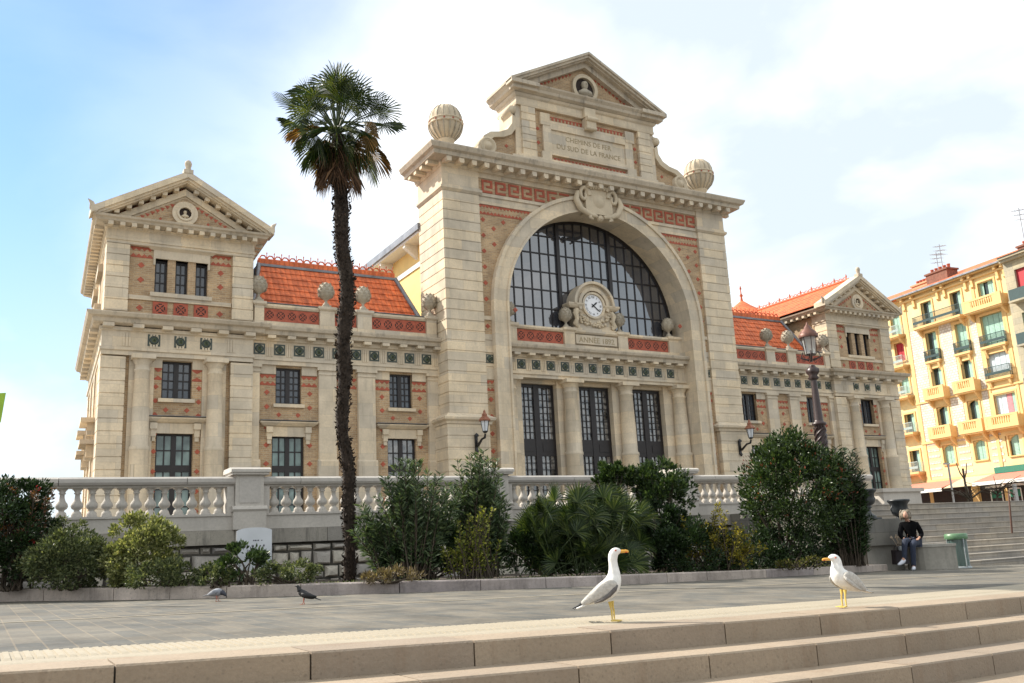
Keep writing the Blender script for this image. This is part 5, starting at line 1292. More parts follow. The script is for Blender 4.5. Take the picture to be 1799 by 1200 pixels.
mb = MB(mg); mb.lathe(lb.x, lb.y, zl+.01, [(.13, 0), (.20, .49)], 6, smooth=False); mb.build('glass', LN)
mb = MB(plain('dull_copper', (0.15, 0.065, 0.045), .5, metal=.3, var=.3)); mb.lathe(lb.x, lb.y, zl+.48, [(.26, 0), (.27, .08), (.23, .11), (.22, .15), (.11, .25), (.09, .30), (.035, .36), (.025, .40), (.01, .44)], 12); mb.build('cap', LN)
# corner of a lime flag at the left edge
p = at(-26, 1000, 14.0); FG = thing('flag_pole', (p.x, p.y, pz(p.x, p.y)), 'lime green feather banner just reaching into the left edge', 'banner')
a, b, c, d = at(-30, 692, 14.0), at(10, 690, 14.0), at(1, 741, 14.0), at(-30, 790, 14.0)
mb = MB(plain('lime_cloth', (.35, .55, .06), .7, var=.2, scale=2)); nn = Vector(F)*.01
mb.add([a, b, c, d, a+nn, b+nn, c+nn, d+nn], [(0, 1, 2, 3), (7, 6, 5, 4), (0, 4, 5, 1), (1, 5, 6, 2), (2, 6, 7, 3), (3, 7, 4, 0)]); mb.build('banner_cloth', FG)
mb = MB(GREY); pp = at(-30, 680, 14.0); mb.tube([Vector((pp.x, pp.y, pz(p.x, p.y))), pp], .02, 6); mb.build('pole', FG)
# ================================================================== BIRDS
WFE = plain('white_feathers', (0.74, 0.73, 0.70), .8, var=.10, scale=28, bs=.3)
GFE = plain('grey_wing_feathers', (0.44, 0.42, 0.385), .8, var=.2, scale=45, bs=.4)
DGF = plain('dark_wing_edge', (0.10, 0.09, 0.085), .7, var=.3, scale=30)
BFE = plain('black_feathers', (0.012, 0.012, 0.013), .6, var=.3)
BILL = plain('yellow_bill', (0.70, 0.36, 0.05), .4, var=.1); REDB = plain('red_bill_spot', (0.6, 0.09, 0.02), .4); LEG = plain('yellow_leg', (0.62, 0.44, 0.10), .6); PLEG = plain('pink_leg', (0.45, 0.13, 0.09), .6)
def loft(mb, st, n=12):
    """rings (x, y, z, half height, half width) swept along their own path"""
    P = [Vector(s_[:3]) for s_ in st]; vs = []
    for i, s_ in enumerate(st):
        d = (P[min(i+1, len(P)-1)]-P[max(i-1, 0)]).normalized(); sd_ = Vector((0, 1, 0)); up_ = d.cross(sd_); up_ = up_ if up_.length > .1 else Vector((0, 0, 1)); up_.normalize()
        sd_ = up_.cross(d).normalized()
        for k in range(n):
            a = 2*PI*k/n; vs.append(P[i]+up_*math.sin(a)*s_[3]+sd_*math.cos(a)*s_[4])
    mb.add(vs, [(i*n+k, i*n+(k+1) % n, (i+1)*n+(k+1) % n, (i+1)*n+k) for i in range(len(P)-1) for k in range(n)]+[tuple(range(n)), tuple(range(len(vs)-n, len(vs)))], True)
def smooth(o, lv=1):
    md = o.modifiers.new('s', 'SUBSURF'); md.levels = lv; md.render_levels = lv; return o
def gull(pos, heading, label, hunched=False, turn=0):
    t_ = thing('seagull', pos, label, 'seagull', 'gulls on the edge of the steps', rz=heading)
    mb = MB(WFE)
    if not hunched:
        st = [(-.235, 0, .150, .012, .02), (-.20, 0, .163, .03, .035), (-.15, 0, .185, .05, .052), (-.09, 0, .212, .070, .072), (-.03, 0, .248, .083, .084), (.012, 0, .292, .080, .080), (.030, 0, .335, .066, .064), (.034, 0, .375, .053, .050), (.033, 0, .415, .043, .040), (.030, 0, .455, .038, .035), (.029, 0, .49, .039, .036), (.033, 0, .522, .043, .038), (.048, 0, .548, .043, .037), (.072, 0, .556, .034, .030), (.092, 0, .554, .021, .018), (.102, 0, .552, .014, .012)]
        hx, hz, tilt = .100, .552, 0
    else:
        st = [(-.225, 0, .135, .012, .02), (-.19, 0, .152, .035, .04), (-.14, 0, .180, .058, .062), (-.08, 0, .212, .078, .082), (-.02, 0, .252, .088, .090), (.022, 0, .296, .082, .080), (.034, 0, .335, .064, .062), (.032, 0, .37, .050, .050), (.028, 0, .40, .044, .044), (.030, 0, .425, .045, .043), (.042, 0, .448, .045, .041), (.064, 0, .455, .038, .034), (.086, 0, .448, .024, .021), (.098, 0, .442, .015, .013)]
        hx, hz = .096, .442
    if turn:
        c_, s2 = math.cos(turn), math.sin(turn); z_n = .36
        st = [((x-.03)*(1+(c_-1)*min(1, max(0, (z-z_n)/.06)))+.03, (x-.03)*s2*min(1, max(0, (z-z_n)/.06)), z, a, b) for x, y, z, a, b in st]
    loft(mb, st); smooth(local(mb.build('body'), t_))
    hd = Matrix.Translation((.03, 0, 0)) @ Matrix.Rotation(turn, 4, 'Z') @ Matrix.Translation((-.03, 0, 0)); 
    mb = MB(BILL); mb.xf = hd; loft(mb, [(hx-.008, 0, hz, .015, .012), (hx+.02, 0, hz-.001, .013, .010), (hx+.045, 0, hz+.000, .0125, .008), (hx+.058, 0, hz-.003, .011, .007), (hx+.066, 0, hz-.010, .005, .004)], 8)
    mb.use(REDB); mb.lathe(hx+.046, 0, hz-.008, [(.008, -.005), (.0115, 0), (.008, .005)], 8); local(mb.build('bill'), t_)
    mb = MB(REDB); mb.xf = hd
    for q in (-1, 1): mb.lathe(hx-.044, q*.0355, hz+.010, [(.0075, -.003*q), (.0075, .002*q), (.004, .004*q)], 8, axis='y')
    mb.use(BFE)
    for q in (-1, 1): mb.lathe(hx-.044, q*.0370, hz+.010, [(.004, -.003*q), (.004, .004*q), (.001, .005*q)], 8, axis='y')
    local(mb.build('eyes'), t_)
    dz = 0 if not hunched else -.01
    for q in (-1, 1):
        mb = MB(GFE); loft(mb, [(.035, q*.070, .315+dz, .012, .010), (.020, q*.080, .300+dz, .05, .020), (-.03, q*.083, .268+dz, .068, .022), (-.09, q*.074, .230+dz, .062, .022), (-.15, q*.056, .198+dz, .046, .02), (-.21, q*.035, .166+dz, .030, .015), (-.26, q*.02, .140+dz, .016, .01)], 10)
        wg = smooth(local(mb.build('wing'), t_))
        mb = MB(DGF if not hunched else GFE); loft(mb, [(.045, q*.083, .285+dz, .008, .006), (.02, q*.097, .252+dz, .018, .008), (-.03, q*.101, .208+dz, .017, .008), (-.09, q*.092, .172+dz, .013, .008), (-.15, q*.070, .152+dz, .006, .006)], 8); x_ = mb.build('wing_edge'); local(x_, wg)
        mb = MB(BFE); loft(mb, [(-.22, q*.028, .160+dz, .014, .01), (-.27, q*.016, .138+dz, .010, .007), (-.33, q*.006, .112+dz, .003, .003)], 8); x_ = mb.build('wing_tip'); local(x_, wg)
        mb = MB(LEG); lx = -.012 if q < 0 else .012
        mb.tube([(lx-.01, q*.032, .155), (lx-.004, q*.033, .10), (lx, q*.033, .085), (lx, q*.034, .012)], [.016, .007, .008, .006], 7)
        mb.add([(lx-.012, q*.034, .010), (lx+.055, q*.034-.028, .003), (lx+.064, q*.034, .004), (lx+.055, q*.034+.028, .003), (lx-.012, q*.034, -.002), (lx+.055, q*.034-.028, -.002), (lx+.064, q*.034, -.002), (lx+.055, q*.034+.028, -.002)], [(0, 1, 2), (0, 2, 3), (4, 6, 5), (4, 7, 6), (0, 4, 5, 1), (1, 5, 6, 2), (2, 6, 7, 3), (3, 7, 4, 0)])
        local(mb.build('leg'), t_)
    mb = MB(WFE); loft(mb, [(-.20, 0, .150, .012, .035), (-.26, 0, .125, .010, .04), (-.31, 0, .108, .006, .042)], 8); mb.use(BFE); loft(mb, [(-.30, 0, .113, .007, .043), (-.315, 0, .106, .004, .043)], 8); local(mb.build('tail'), t_)
    return t_
HR_ = math.atan2(rt.y, rt.x)
p = onplaza(1078, 1093.5); p.z += .012; gull(p, HR_, 'gull standing upright with neck stretched, facing right on the top step').scale = (1.0, 1.0, 1.0)
p = onplaza(1484, 1068); p.z += .012; gull(p, HR_+PI+.42, 'gull with neck drawn in, facing left near the right end of the top step', True, turn=-.25).scale = (1.06, 1.16, 1.0)
def pigeon(pos, heading, label, body, headm, peck=False):
    t_ = thing('pigeon', pos, label, 'pigeon', 'pigeons pecking on the paving', rz=heading)
    mb = MB(body)
    if peck: st = [(-.14, 0, .085, .01, .02), (-.10, 0, .095, .028, .03), (-.05, 0, .105, .045, .045), (0, 0, .112, .052, .052), (.045, 0, .112, .046, .045), (.078, 0, .105, .034, .033)]; st2 = [(.06, 0, .112, .043, .042), (.085, 0, .105, .034, .033), (.105, 0, .095, .028, .026), (.122, 0, .082, .024, .022), (.137, 0, .07, .018, .016), (.147, 0, .061, .008, .007)]; bl_ = [(.143, 0, .064, .006, .005), (.16, 0, .047, .002, .002)]
    else: st = [(-.13, 0, .065, .01, .02), (-.10, 0, .078, .025, .028), (-.05, 0, .10, .042, .044), (0, 0, .122, .050, .05), (.035, 0, .145, .044, .042), (.052, 0, .165, .034, .032)]; st2 = [(.045, 0, .158, .038, .036), (.058, 0, .178, .029, .027), (.064, 0, .197, .023, .022), (.070, 0, .215, .023, .021), (.085, 0, .224, .019, .017), (.099, 0, .222, .008, .008)]; bl_ = [(.096, 0, .222, .006, .005), (.122, 0, .214, .002, .002)]
    loft(mb, st, 10); mb.use(headm); loft(mb, st2, 10); smooth(local(mb.build('body'), t_))
    mb = MB(BFE); loft(mb, bl_, 6); local(mb.build('bill'), t_)
    for q in (-1, 1):
        mb = MB(body); loft(mb, [(.03, q*.043, .125, .015, .008), (-.02, q*.05, .115, .034, .012), (-.08, q*.038, .098, .024, .01), (-.15, q*.012, .082, .008, .006)], 8); local(mb.build('wing'), t_)
        mb = MB(PLEG); mb.tube([(.0, q*.02, .075), (.004, q*.02, .03), (.006+.012*q, q*.02, .004)], [.008, .004, .004], 5)
        for a in (-.5, 0, .5): mb.tube([(.006+.012*q, q*.02, .004), (.035+.012*q, q*.02+.03*a, .002)], [.003, .0015], 4)
        local(mb.build('leg'), t_)
    mb = MB(body if peck else BFE); loft(mb, [(-.12, 0, .075 if not peck else .09, .01, .022), (-.17, 0, .055 if not peck else .08, .006, .028), (-.205, 0, .042 if not peck else .072, .004, .028)], 8); local(mb.build('tail'), t_)
    return t_
LGF = plain('pale_grey_feathers', (0.22, 0.23, 0.26), .7, var=.25, scale=25); DKF = plain('dark_neck_feathers', (0.025, 0.027, 0.04), .5, var=.3)
o = pigeon(onplaza(381, 1057), HR_-.15, 'pale grey pigeon with a dark neck, pecking by the kerb', LGF, DKF, True); o.scale = (1.0, 1.2, 1.2)
o = pigeon(onplaza(534, 1062), HR_+PI+.1, 'black pigeon looking left, on the paving right of the grey pigeon', BFE, BFE); o.scale = (1.06,)*3

# ================================================================== SEATED WOMAN
def skin_chain(mb_name, chains, mat, par, sub=2):
    """connected skeleton grown into one continuous surface"""
    vs = []; es = []; rad_ = []; idx = {}
    for ch in chains:
        prev = None
        for (key, p_, r_) in ch:
            if key not in idx: idx[key] = len(vs); vs.append(p_); rad_.append(r_)
            if prev is not None and (prev, idx[key]) not in es: es.append((prev, idx[key]))
            prev = idx[key]
    me = bpy.data.meshes.new(mb_name); me.from_pydata(vs, es, []); o_ = bpy.data.objects.new('tmp', me); COL.objects.link(o_)
    md = o_.modifiers.new('k', 'SKIN'); md.use_smooth_shade = True
    sv = me.skin_vertices[0].data
    for i, r_ in enumerate(rad_): sv[i].radius = (r_, r_) if not hasattr(r_, '__len__') else r_
    sv[0].use_root = True
    m2 = o_.modifiers.new('s', 'SUBSURF'); m2.levels = sub
    dg = bpy.context.evaluated_depsgraph_get(); me2 = bpy.data.meshes.new_from_object(o_.evaluated_get(dg)); bpy.data.objects.remove(o_)
    me2.materials.clear(); me2.materials.append(mat); me2.name = mb_name
    return local(link(mb_name, me2), par)
SKIN = plain('skin', (0.48, 0.27, 0.19), .6, var=.08); JACK = plain('black_knit', (0.004, 0.004, 0.005), 1.0, var=.3, scale=30, spec=.1); JEAN = plain('blue_jeans', (0.022, 0.03, 0.055), .85, var=.25, scale=18); HAIR = plain('ash_blond_hair', (0.20, 0.165, 0.12), .6, var=.35, scale=45); SHOE = plain('white_trainers', (0.58, 0.60, 0.66), .6, var=.1)
pp = at(1603, 1000, 21.7); pp.z = pz(pp.x, pp.y)
W_ = thing('person', pp, 'woman with ash blond hair in black sweater and jeans, sitting cross-legged on the bench', 'person', rz=-.86)
pel = (.10, .10, .67)
limb = lambda *a: a
body = [
 [('pel', pel, (.14, .11)), ('sp', (.09, .10, .83), (.125, .09)), ('ch', (.07, .08, 1.0), (.15, .10)), ('nk0', (.05, .06, 1.10), (.075, .06)), ('nk', (.035, .03, 1.17), .045), ('hd0', (.02, .0, 1.215), .062), ('hd1', (.01, -.01, 1.28), (.078, .088)), ('hd2', (.01, 0, 1.345), .06)],
 [('ch', None, 0), ('shl', (-.10, .07, 1.05), .062), ('ell', (-.17, -.02, .82), .045), ('wrl', (-.09, -.20, .72), .028)],
 [('ch', None, 0), ('shr', (.24, .09, 1.05), .062), ('elr', (.31, .05, .82), .045), ('wrr', (.24, -.12, .73), .028)],
 [('pel', None, 0), ('hl', (.02, .04, .66), .085), ('knl', (-.10, -.34, .68), .062), ('anl', (-.17, -.40, .30), .042), ('ftl', (-.22, -.46, .20), .036), ('tol', (-.30, -.52, .17), .028)],
 [('pel', None, 0), ('hr', (.18, .04, .65), .085), ('knr', (.06, -.33, .60), .062), ('anr', (.02, -.30, .12), .042), ('ftr', (.01, -.36, .05), .036), ('tor', (-.02, -.46, .035), .028)]]
skin_chain('body', body, SKIN, W_)
sw = [[('pel', pel, (.175, .145)), ('sp', (.09, .10, .83), (.155, .12)), ('ch', (.07, .08, 1.0), (.18, .125)), ('nk0', (.05, .06, 1.11), (.085, .07)), ('nk', (.04, .04, 1.155), .058)],
 [('ch', None, 0), ('shl', (-.10, .07, 1.055), .078), ('ell', (-.17, -.02, .82), .062), ('wrl', (-.10, -.185, .725), .042)],
 [('ch', None, 0), ('shr', (.24, .09, 1.055), .078), ('elr', (.32, .05, .82), .062), ('wrr', (.25, -.105, .735), .042)]]
skin_chain('sweater', sw, JACK, W_)
jn = [[('pel', (.10, .09, .66), (.16, .12)), ('hl', (.02, .03, .66), .10), ('knl', (-.10, -.345, .68), .078), ('anl', (-.165, -.395, .30), .056), ('anl2', (-.172, -.402, .265), .054)], [('pel', None, 0), ('hr', (.18, .03, .65), .10), ('knr', (.06, -.335, .60), .078), ('anr', (.022, -.305, .14), .058), ('anr2', (.021, -.302, .085), .056)]]
skin_chain('jeans', jn, JEAN, W_)
for pts in ([(-.165, -.385, .275, .05, .045), (-.19, -.42, .235, .058, .048), (-.24, -.47, .19, .05, .048), (-.30, -.52, .165, .035, .042), (-.335, -.545, .15, .018, .025)], [(.025, -.27, .055, .05, .045), (.02, -.31, .065, .058, .048), (.01, -.38, .055, .048, .05), (-.01, -.45, .042, .034, .044), (-.025, -.49, .032, .018, .03)]):
    mb = MB(SHOE); loft(mb, pts, 10); smooth(local(mb.build('shoe'), W_))
# hair with volume, face, glasses
mb = MB(HAIR); hs_ = random.Random(4)
mb.lathe(.012, .015, 1.20, [(.085, .0), (.115, .03), (.120, .09), (.112, .14), (.085, .185), (.04, .205), (.003, .21)], 16)
for i in range(90):
    a = hs_.uniform(PI*-.02, PI*1.02) if hs_.random() < .75 else hs_.uniform(0, 2*PI); z = 1.21+.18*hs_.random(); r_ = .108*(1-((z-1.27)/.17)**2*.4); c_, s2 = math.cos(a), math.sin(a)
    if s2 < -.45 and z < 1.345: continue
    mb.tube([(.012+c_*r_*.9, .015+s2*r_*.9, z+.03), (.012+c_*(r_+.018), .015+s2*(r_+.018), z), (.012+c_*(r_+.005), .015+s2*(r_+.005), z-.05)], [.012, .016, .006], 5)
hair = local(mb.build('hair'), W_)
mb = MB(SKIN); loft(mb, [(.008, -.075, 1.335, .03, .05), (.008, -.098, 1.31, .05, .06), (.008, -.105, 1.275, .055, .062), (.008, -.100, 1.235, .045, .05), (.008, -.085, 1.205, .02, .028)], 12); mb.lathe(.008, -.112, 1.262, [(.014, -.012), (.015, 0), (.008, .03), (.002, .04)], 8)
mb.use(REDB); mb.box(-.012, .028, -.119, -.108, 1.236, 1.243); mb.use(BFE)
local(mb.build('face'), W_)
mb = MB(DARKSLOT)
for q in (-1, 1): mb.lathe(.008+q*.030, -.123, 1.295, [(.024, 0), (.024, .01)], 12, axis='y')
mb.box(-.07, .086, -.118, -.112, 1.304, 1.310); local(mb.build('sunglasses'), W_)
def hand(wr, dirn, up_, flip):
    d = Vector(dirn).normalized(); u_ = Vector(up_); u_ = (u_-d*u_.dot(d)).normalized(); s_ = d.cross(u_)*flip; w0 = Vector(wr)
    ch = [[('w', tuple(w0), .022), ('p', tuple(w0+d*.045), (.030, .016))]]
    for k, (l, o_) in enumerate(((.068, -.024), (.078, -.008), (.074, .008), (.06, .023))):
        b_ = w0+d*.08+s_*o_; ch.append([('p', None, 0), ('k%d' % k, tuple(b_), .0095), ('m%d' % k, tuple(b_+d*l*.5-u_*.008), .0085), ('t%d' % k, tuple(b_+d*l*.85-u_*.028), .007)])
    b_ = w0+d*.03-s_*.026; ch.append([('p', None, 0), ('th0', tuple(b_), .011), ('th1', tuple(b_+d*.03-s_*.016-u_*.006), .009), ('th2', tuple(b_+d*.055-s_*.014-u_*.012), .008)])
    skin_chain('hand', ch, SKIN, W_, 1)
hand((-.095, -.195, .722), (.35, -.8, -.15), (0, .1, 1), 1); hand((.24, -.115, .732), (-.35, -.8, -.1), (0, .1, 1), -1)
# bag and wrapped flowers
p = at(1583, 992, 21.75); p.z = pz(p.x, p.y)+.145; BG = thing('shopping_bag', p, 'black square bag on the kerb to the left of the seated woman\'s feet', 'bag', rz=HR_+.2)
mb = MB(plain('black_bag', (.014, .008, .012), .6)); mb.prism([(-.17, 0), (.17, 0), (.155, .30), (-.155, .33)], -.09, .09); local(mb.build('bag_body'), BG)
mb = MB(plain('black_strap', (.02, .012, .015), .6))
for q in (-.07, .07): mb.tube([(-.09, q, .31), (-.07, q, .40), (0, q, .44), (.07, q, .40), (.09, q, .30)], .008, 5)
local(mb.build('strap'), BG)
FW = thing('wrapped_flowers', p+Vector((0, 0, .30)), 'pale wrapped bunch of dry stems sticking out of the black bag', 'bunch of flowers', rz=HR_)
mb = MB(plain('wrapping_paper', (.55, .60, .62), .6)); mb.lathe(.06, 0, -.12, [(.02, 0), (.05, .1), (.09, .2), (.10, .24)], 9, flute=.12); local(mb.build('wrapping'), FW)
mb = MB(plain('dry_stem', (.42, .33, .24), .8)); 
for i in range(11):
    a = rng.uniform(-1, .5); mb.tube([(.05, 0, 0), (.05+a*.10, rng.uniform(-.05, .05), .15), (.05+a*.22, rng.uniform(-.08, .08), .30+rng.random()*.1)], [.006, .005, .006], 4); mb.lathe(.05+a*.22, 0, .30, [(.01, 0), (.022, .02), (.01, .05)], 5)
local(mb.build('stems'), FW)

# ================================================================== YELLOW APARTMENT HOUSES
YW = plain('ochre_render', (0.74, 0.57, 0.29), .85, var=.10, scale=1.2); YT = plain('ochre_trim', (0.70, 0.46, 0.20), .8, var=.08); RUBW = bricks('white_rubble_infill', (0.74, 0.68, 0.60), (0.60, 0.53, 0.46), (0.40, 0.30, 0.22), w=.34, h=.22, mort=.02, big=.15)
SHG = plain('green_shutter', (0.33, 0.52, 0.43), .6, var=.12, scale=4); SHW = plain('pale_shutter', (0.55, 0.62, 0.66), .6, var=.08); SHR = plain('red_shutter', (0.42, 0.02, 0.03), .6); WDK = glass('dark_room_glass', (0.03, 0.05, 0.05)); AWN = plain('red_awning', (0.60, 0.20, 0.14), .8, var=.15); AWW = plain('white_valance', (0.72, 0.70, 0.66), .8); AWO = plain('orange_awning', (0.65, 0.22, 0.06), .8); AWG = plain('green_awning', (0.03, 0.17, 0.11), .8); CHB = plain('chimney_brick', (0.20, 0.09, 0.06), .9, var=.3, scale=6); CHR = plain('chimney_render', (0.50, 0.30, 0.17), .9, var=.15); POT = plain('clay_pot', (0.50, 0.13, 0.07), .8)
YB1 = thing('apartment_house', (50, 22.5, G), 'tall yellow apartment house with green shutters, balconies and a red awning at street level', 'apartment house', rz=R(-98.5))
def yl(mb, name, par=YB1):
    mb.v = [(x, y, z-G) for x, y, z in mb.v]; o_ = mb.build(name); o_.parent = par; o_.matrix_parent_inverse = Matrix.Identity(4) if par is YB1 or par.type == 'EMPTY' else Matrix.Identity(4); return o_
mb = MB(YW)    # body, left wing set back
ho = []
cols = {'A': 4.72, 'B': 8.05, 'C': 11.25}
rowsz = [(18.1, 20.25), (14.8, 17.4), (12.4, 14.1), (8.9, 10.6), (5.55, 7.2)]
for r_, (a, b) in enumerate(rowsz):
    ho += [(4.10, 5.34, a if r_ else 18.1, b), (7.45, 8.65, a, b)]
    wC = (.8, 1.1, 1.1, 1.05, .65)[r_]; ho.append((11.25-wC, 11.25+wC, a, b))
mb.holes(1.9, 13.6, G, 21.3, ho, 0, .5)
hz0 = [(-.1, 1.1, 18.1, 20.2), (-.1, 1.1, 15.6, 17.4), (-.1, 1.1, 12.5, 14.05), (-.1, 1.1, 8.9, 10.6), (-.1, 1.1, 5.2, 7.2)]
mb.holes(-6, 1.9, G, 21.3, hz0, .35, .7)
mb.box(-6, 13.6, .85, 11, G, 21.3); yl(mb, 'wall')
mb = MB(RUBW)
for a, b in ((2.35, 3.75), (5.75, 7.05), (9.1, 9.7)): mb.box(a, b, -.03, .0, 7.7, 18.0); 
for a, b in ((12.75, 13.3),): mb.box(a, b, -.03, 0, 7.7, 8.6)
for i in range(6):
    for a, b in ((2.4, 3.7), (5.8, 7.0), (9.15, 10.3)): mb.box(a, b, -.03, 0, 4.6+.55*i, 4.83+.55*i)
yl(mb, 'rubble_panel')
def yopen(x, w, z0, z1, y=0, mat=SHG, style=0, arch=False, op=True):
    mb = MB(YT); t_ = .16
    mb.box(x-w/2-t_, x-w/2, y-.07, y+.1, z0, z1+t_); mb.box(x+w/2, x+w/2+t_, y-.07, y+.1, z0, z1+t_); mb.box(x-w/2, x+w/2, y-.08, y+.1, z1, z1+t_); mb.box(x-w/2-t_, x+w/2+t_, y-.14, y+.1, z0-.1, z0)
    if arch:
        for q in (-1, 1): mb.prism([(x+q*w/2, z1), (x+q*w/2, z1-.45), (x+q*w*.38, z1-.18), (x+q*w*.15, z1-.04), (x, z1)], y+.05, y+.2)
    fr = yl(mb, 'window')
    g = MB(WDK); g.box(x-w/2, x+w/2, y+.32, y+.36, z0, z1); yl(g, 'pane', YB1).name = 'pane'
    n = 2 if w < 1.6 else 4
    for k in range(n):
        a = x-w/2+w*k/n; b = x-w/2+w*(k+1)/n
        if style == 1 and k == n//2-1: continue          # left leaf folded back
        m_ = mat[k % len(mat)] if isinstance(mat, tuple) else mat
        mb = MB(m_); mb.box(a+.02, b-.02, y+.22, y+.26, z0+.02, z1-.02)
        zz_ = z0+.1
        while zz_ < z1-.12: mb.box(a+.07, b-.07, y+.205, y+.222, zz_, zz_+.06); zz_ += .12
        yl(mb, 'shutter')
IRN = plain('balcony_iron', (0.02, 0.05, 0.05), .6)
def ybal(x, w, z, y=0, out=.7, iron=True, h=.95, mat=None):
    mb = MB(YT); mb.box(x-w/2, x+w/2, y-out, y, z-.18, z); mb.box(x-w/2+.05, x+w/2-.05, y-out+.08, y, z-.28, z-.18)
    for q in (-1, 1): mb.prism([(y, z-.28), (y-out*.75, z-.28), (y-out*.5, z-.6), (y, z-.95)], x+q*(w/2-.3)-.1, x+q*(w/2-.3)+.1, 'yz')
    if not iron:
        mb.box(x-w/2, x+w/2, y-out, y-out+.14, z+h-.16, z+h); mb.box(x-w/2, x-w/2+.25, y-out, y-.0, z, z+h-.16); mb.box(x+w/2-.25, x+w/2, y-out, y-.0, z, z+h-.16)
        mb.box(x-w/2+.25, x-w/2+w*.22, y-out+.01, y-out+.13, z, z+h-.16); mb.box(x+w/2-w*.22, x+w/2-.25, y-out+.01, y-out+.13, z, z+h-.16)
        k = x-w*.28
        while k < x+w*.27: mb.box(k, k+.1, y-out+.03, y-out+.12, z, z+h-.16); k += .22
        mb.box(x-w/2+.25, x+w/2-.25, y-out+.02, y-out+.12, z, z+.16)
    b_ = yl(mb, 'balcony')
    if iron:
        mb = MB(mat or IRN); k = x-w/2+.04
        while k < x+w/2-.02: mb.box(k-.012, k+.012, y-out+.03, y-out+.054, z, z+h); k += .11
        for q in (-1, 1):
            for j in range(6): kk = y-out+.05+j*out/6; mb.box(x+q*(w/2-.04)-.012, x+q*(w/2-.04)+.012, kk, kk+.024, z, z+h)
        mb.box(x-w/2, x+w/2, y-out+.02, y-out+.07, z+h-.03, z+h+.02); mb.box(x-w/2+.02, x+w/2-.02, y-out+.03, y-out+.05, z+.28, z+.5); yl(mb, 'balcony_railing')
for c_, w in (('A', 1.24), ('B', 1.2)):
    x = cols[c_]
    for r_, (a, b) in enumerate(rowsz): yopen(x, w, a, b, arch=(r_ >= 3), style=(1 if (r_, c_) in ((0, 'A'), (0, 'B'), (2, 'A'), (2, 'B'), (3, 'A'), (3, 'B'), (1, 'A')) else 0))
yopen(11.25, 1.6, 18.8, 20.3, style=1); yopen(11.25, 2.2, 14.8, 17.4); yopen(11.25, 2.2, 12.0, 14.1, mat=SHW); yopen(11.25, 2.1, 8.9, 10.7, mat=(SHW, SHW, plain('pink_shutter', (.62, .25, .28), .6), SHG)); yopen(11.6, 1.3, 5.55, 7.2, arch=True)
for i, (a, b, c_, d) in enumerate(hz0): yopen(.5, 1.2, c_, d, y=.35, mat=(SHR if i == 1 else SHG), style=(1 if i in (3, 4) else 0))
ybal(6.2, 5.3, 18.0, iron=True, out=.8); ybal(11.25, 3.9, 18.0, iron=False, out=.9, h=.85)
for x in (4.72, 8.05): ybal(x, 1.7, 14.8, out=.35); ybal(x, 2.3, 11.5, iron=False, out=.8, h=.9); ybal(x, 2.5, 8.0, iron=False, out=.8, h=.9)
ybal(11.25, 2.5, 14.75, out=.4); ybal(11.25, 2.5, 12.0, out=.45); ybal(11.25, 3.2, 8.0, iron=False, out=.9, h=.9)
WIR = plain('pale_railing', (0.35, 0.42, 0.40), .6)
for z in (18.0, 15.1, 12.2, 8.8, 5.2): ybal(.3, 2.4, z, y=.35, out=.9, mat=WIR, h=.9)
mb = MB(YT)   # cornices, brackets, corner pilasters
mb.box(1.8, 13.75, -.25, 0, 20.75, 20.9); mb.box(1.8, 13.75, -.5, 0, 21.15, 21.3); mb.box(-6, 1.8, .0, .35, 21.1, 21.3); mb.box(1.9, 13.6, -.12, 0, 11.2, 11.35); mb.box(1.9, 13.6, -.12, 0, 7.55, 7.75); mb.box(1.9, 13.6, -.15, 0, 4.15, 4.35)
for x in (2.2, 3.4, 6.2, 7.0, 9.3, 10.0, 12.6, 13.3): mb.prism([(0, 20.75), (-.22, 20.75), (-.16, 20.3), (-.2, 20.1), (0, 19.9)], x-.12, x+.12, 'yz'); mb.box(x-.12, x+.12, -.45, 0, 20.9, 21.15)
for a, b in ((1.9, 2.3), (9.75, 10.05), (12.5, 12.75), (13.3, 13.62)): mb.box(a, b, -.06, 0, G, 20.75)
for x in cols.values(): mb.box(x-.9, x+.9, -.10, 0, 17.5, 17.62)
yl(mb, 'cornice')
mb = MB(plain('downpipe', (.35, .30, .28), .6)); mb.tube([(1.78, .25, 21.0), (1.78, .25, 12), (1.78, .25, 3.2)], .07, 6); yl(mb, 'downpipe')
mb = MB(TILE); mb.prism([(-.65, 21.32), (-.65, 21.42), (5, 23.6), (11.2, 21.42), (11.2, 21.32)], -6, 13.75, 'yz'); mb.use(ZINC); mb.box(-6, 13.8, -.72, -.55, 21.25, 21.4); yl(mb, 'roof')
for x0_, x1_, y_, z_, m_ in ((2.2, 4.2, 1.2, 22.55, CHR), (4.6, 7.0, .6, 22.9, CHB), (13.6, 15.0, 1.5, 22.7, CHB)):
    mb = MB(m_); mb.box(x0_, x1_, y_, y_+1.3, 21.3, z_-.15); mb.box(x0_-.1, x1_+.1, y_-.1, y_+1.4, z_-.15, z_); mb.use(POT)
    for i in range(5): mb.lathe(x0_+.25+(x1_-x0_-.5)*i/4, y_+.6, z_, [(.14, 0), (.13, .3), (.16, .33), (.16, .42)], 8)
    yl(mb, 'chimney')
ANT = plain('aerial_metal', (.25, .25, .27), .5)
for x, h in ((6.1, 2.6), (5.6, 2.0), (14.6, 2.9)):
    mb = MB(ANT); mb.tube([(x, 1.2, 22.8), (x, 1.2, 22.8+h)], .03, 5)
    for j in range(3): z = 22.8+h-.2-.4*j; mb.tube([(x-.7+.2*j, 1.2, z+.15), (x+.7-.2*j, 1.2, z-.12)], .02, 4); [mb.tube([(x-.5+.25*i, .9, z+.1-.05*i), (x-.5+.25*i, 1.5, z+.1-.05*i)], .012, 4) for i in range(5)]
    yl(mb, 'aerial')
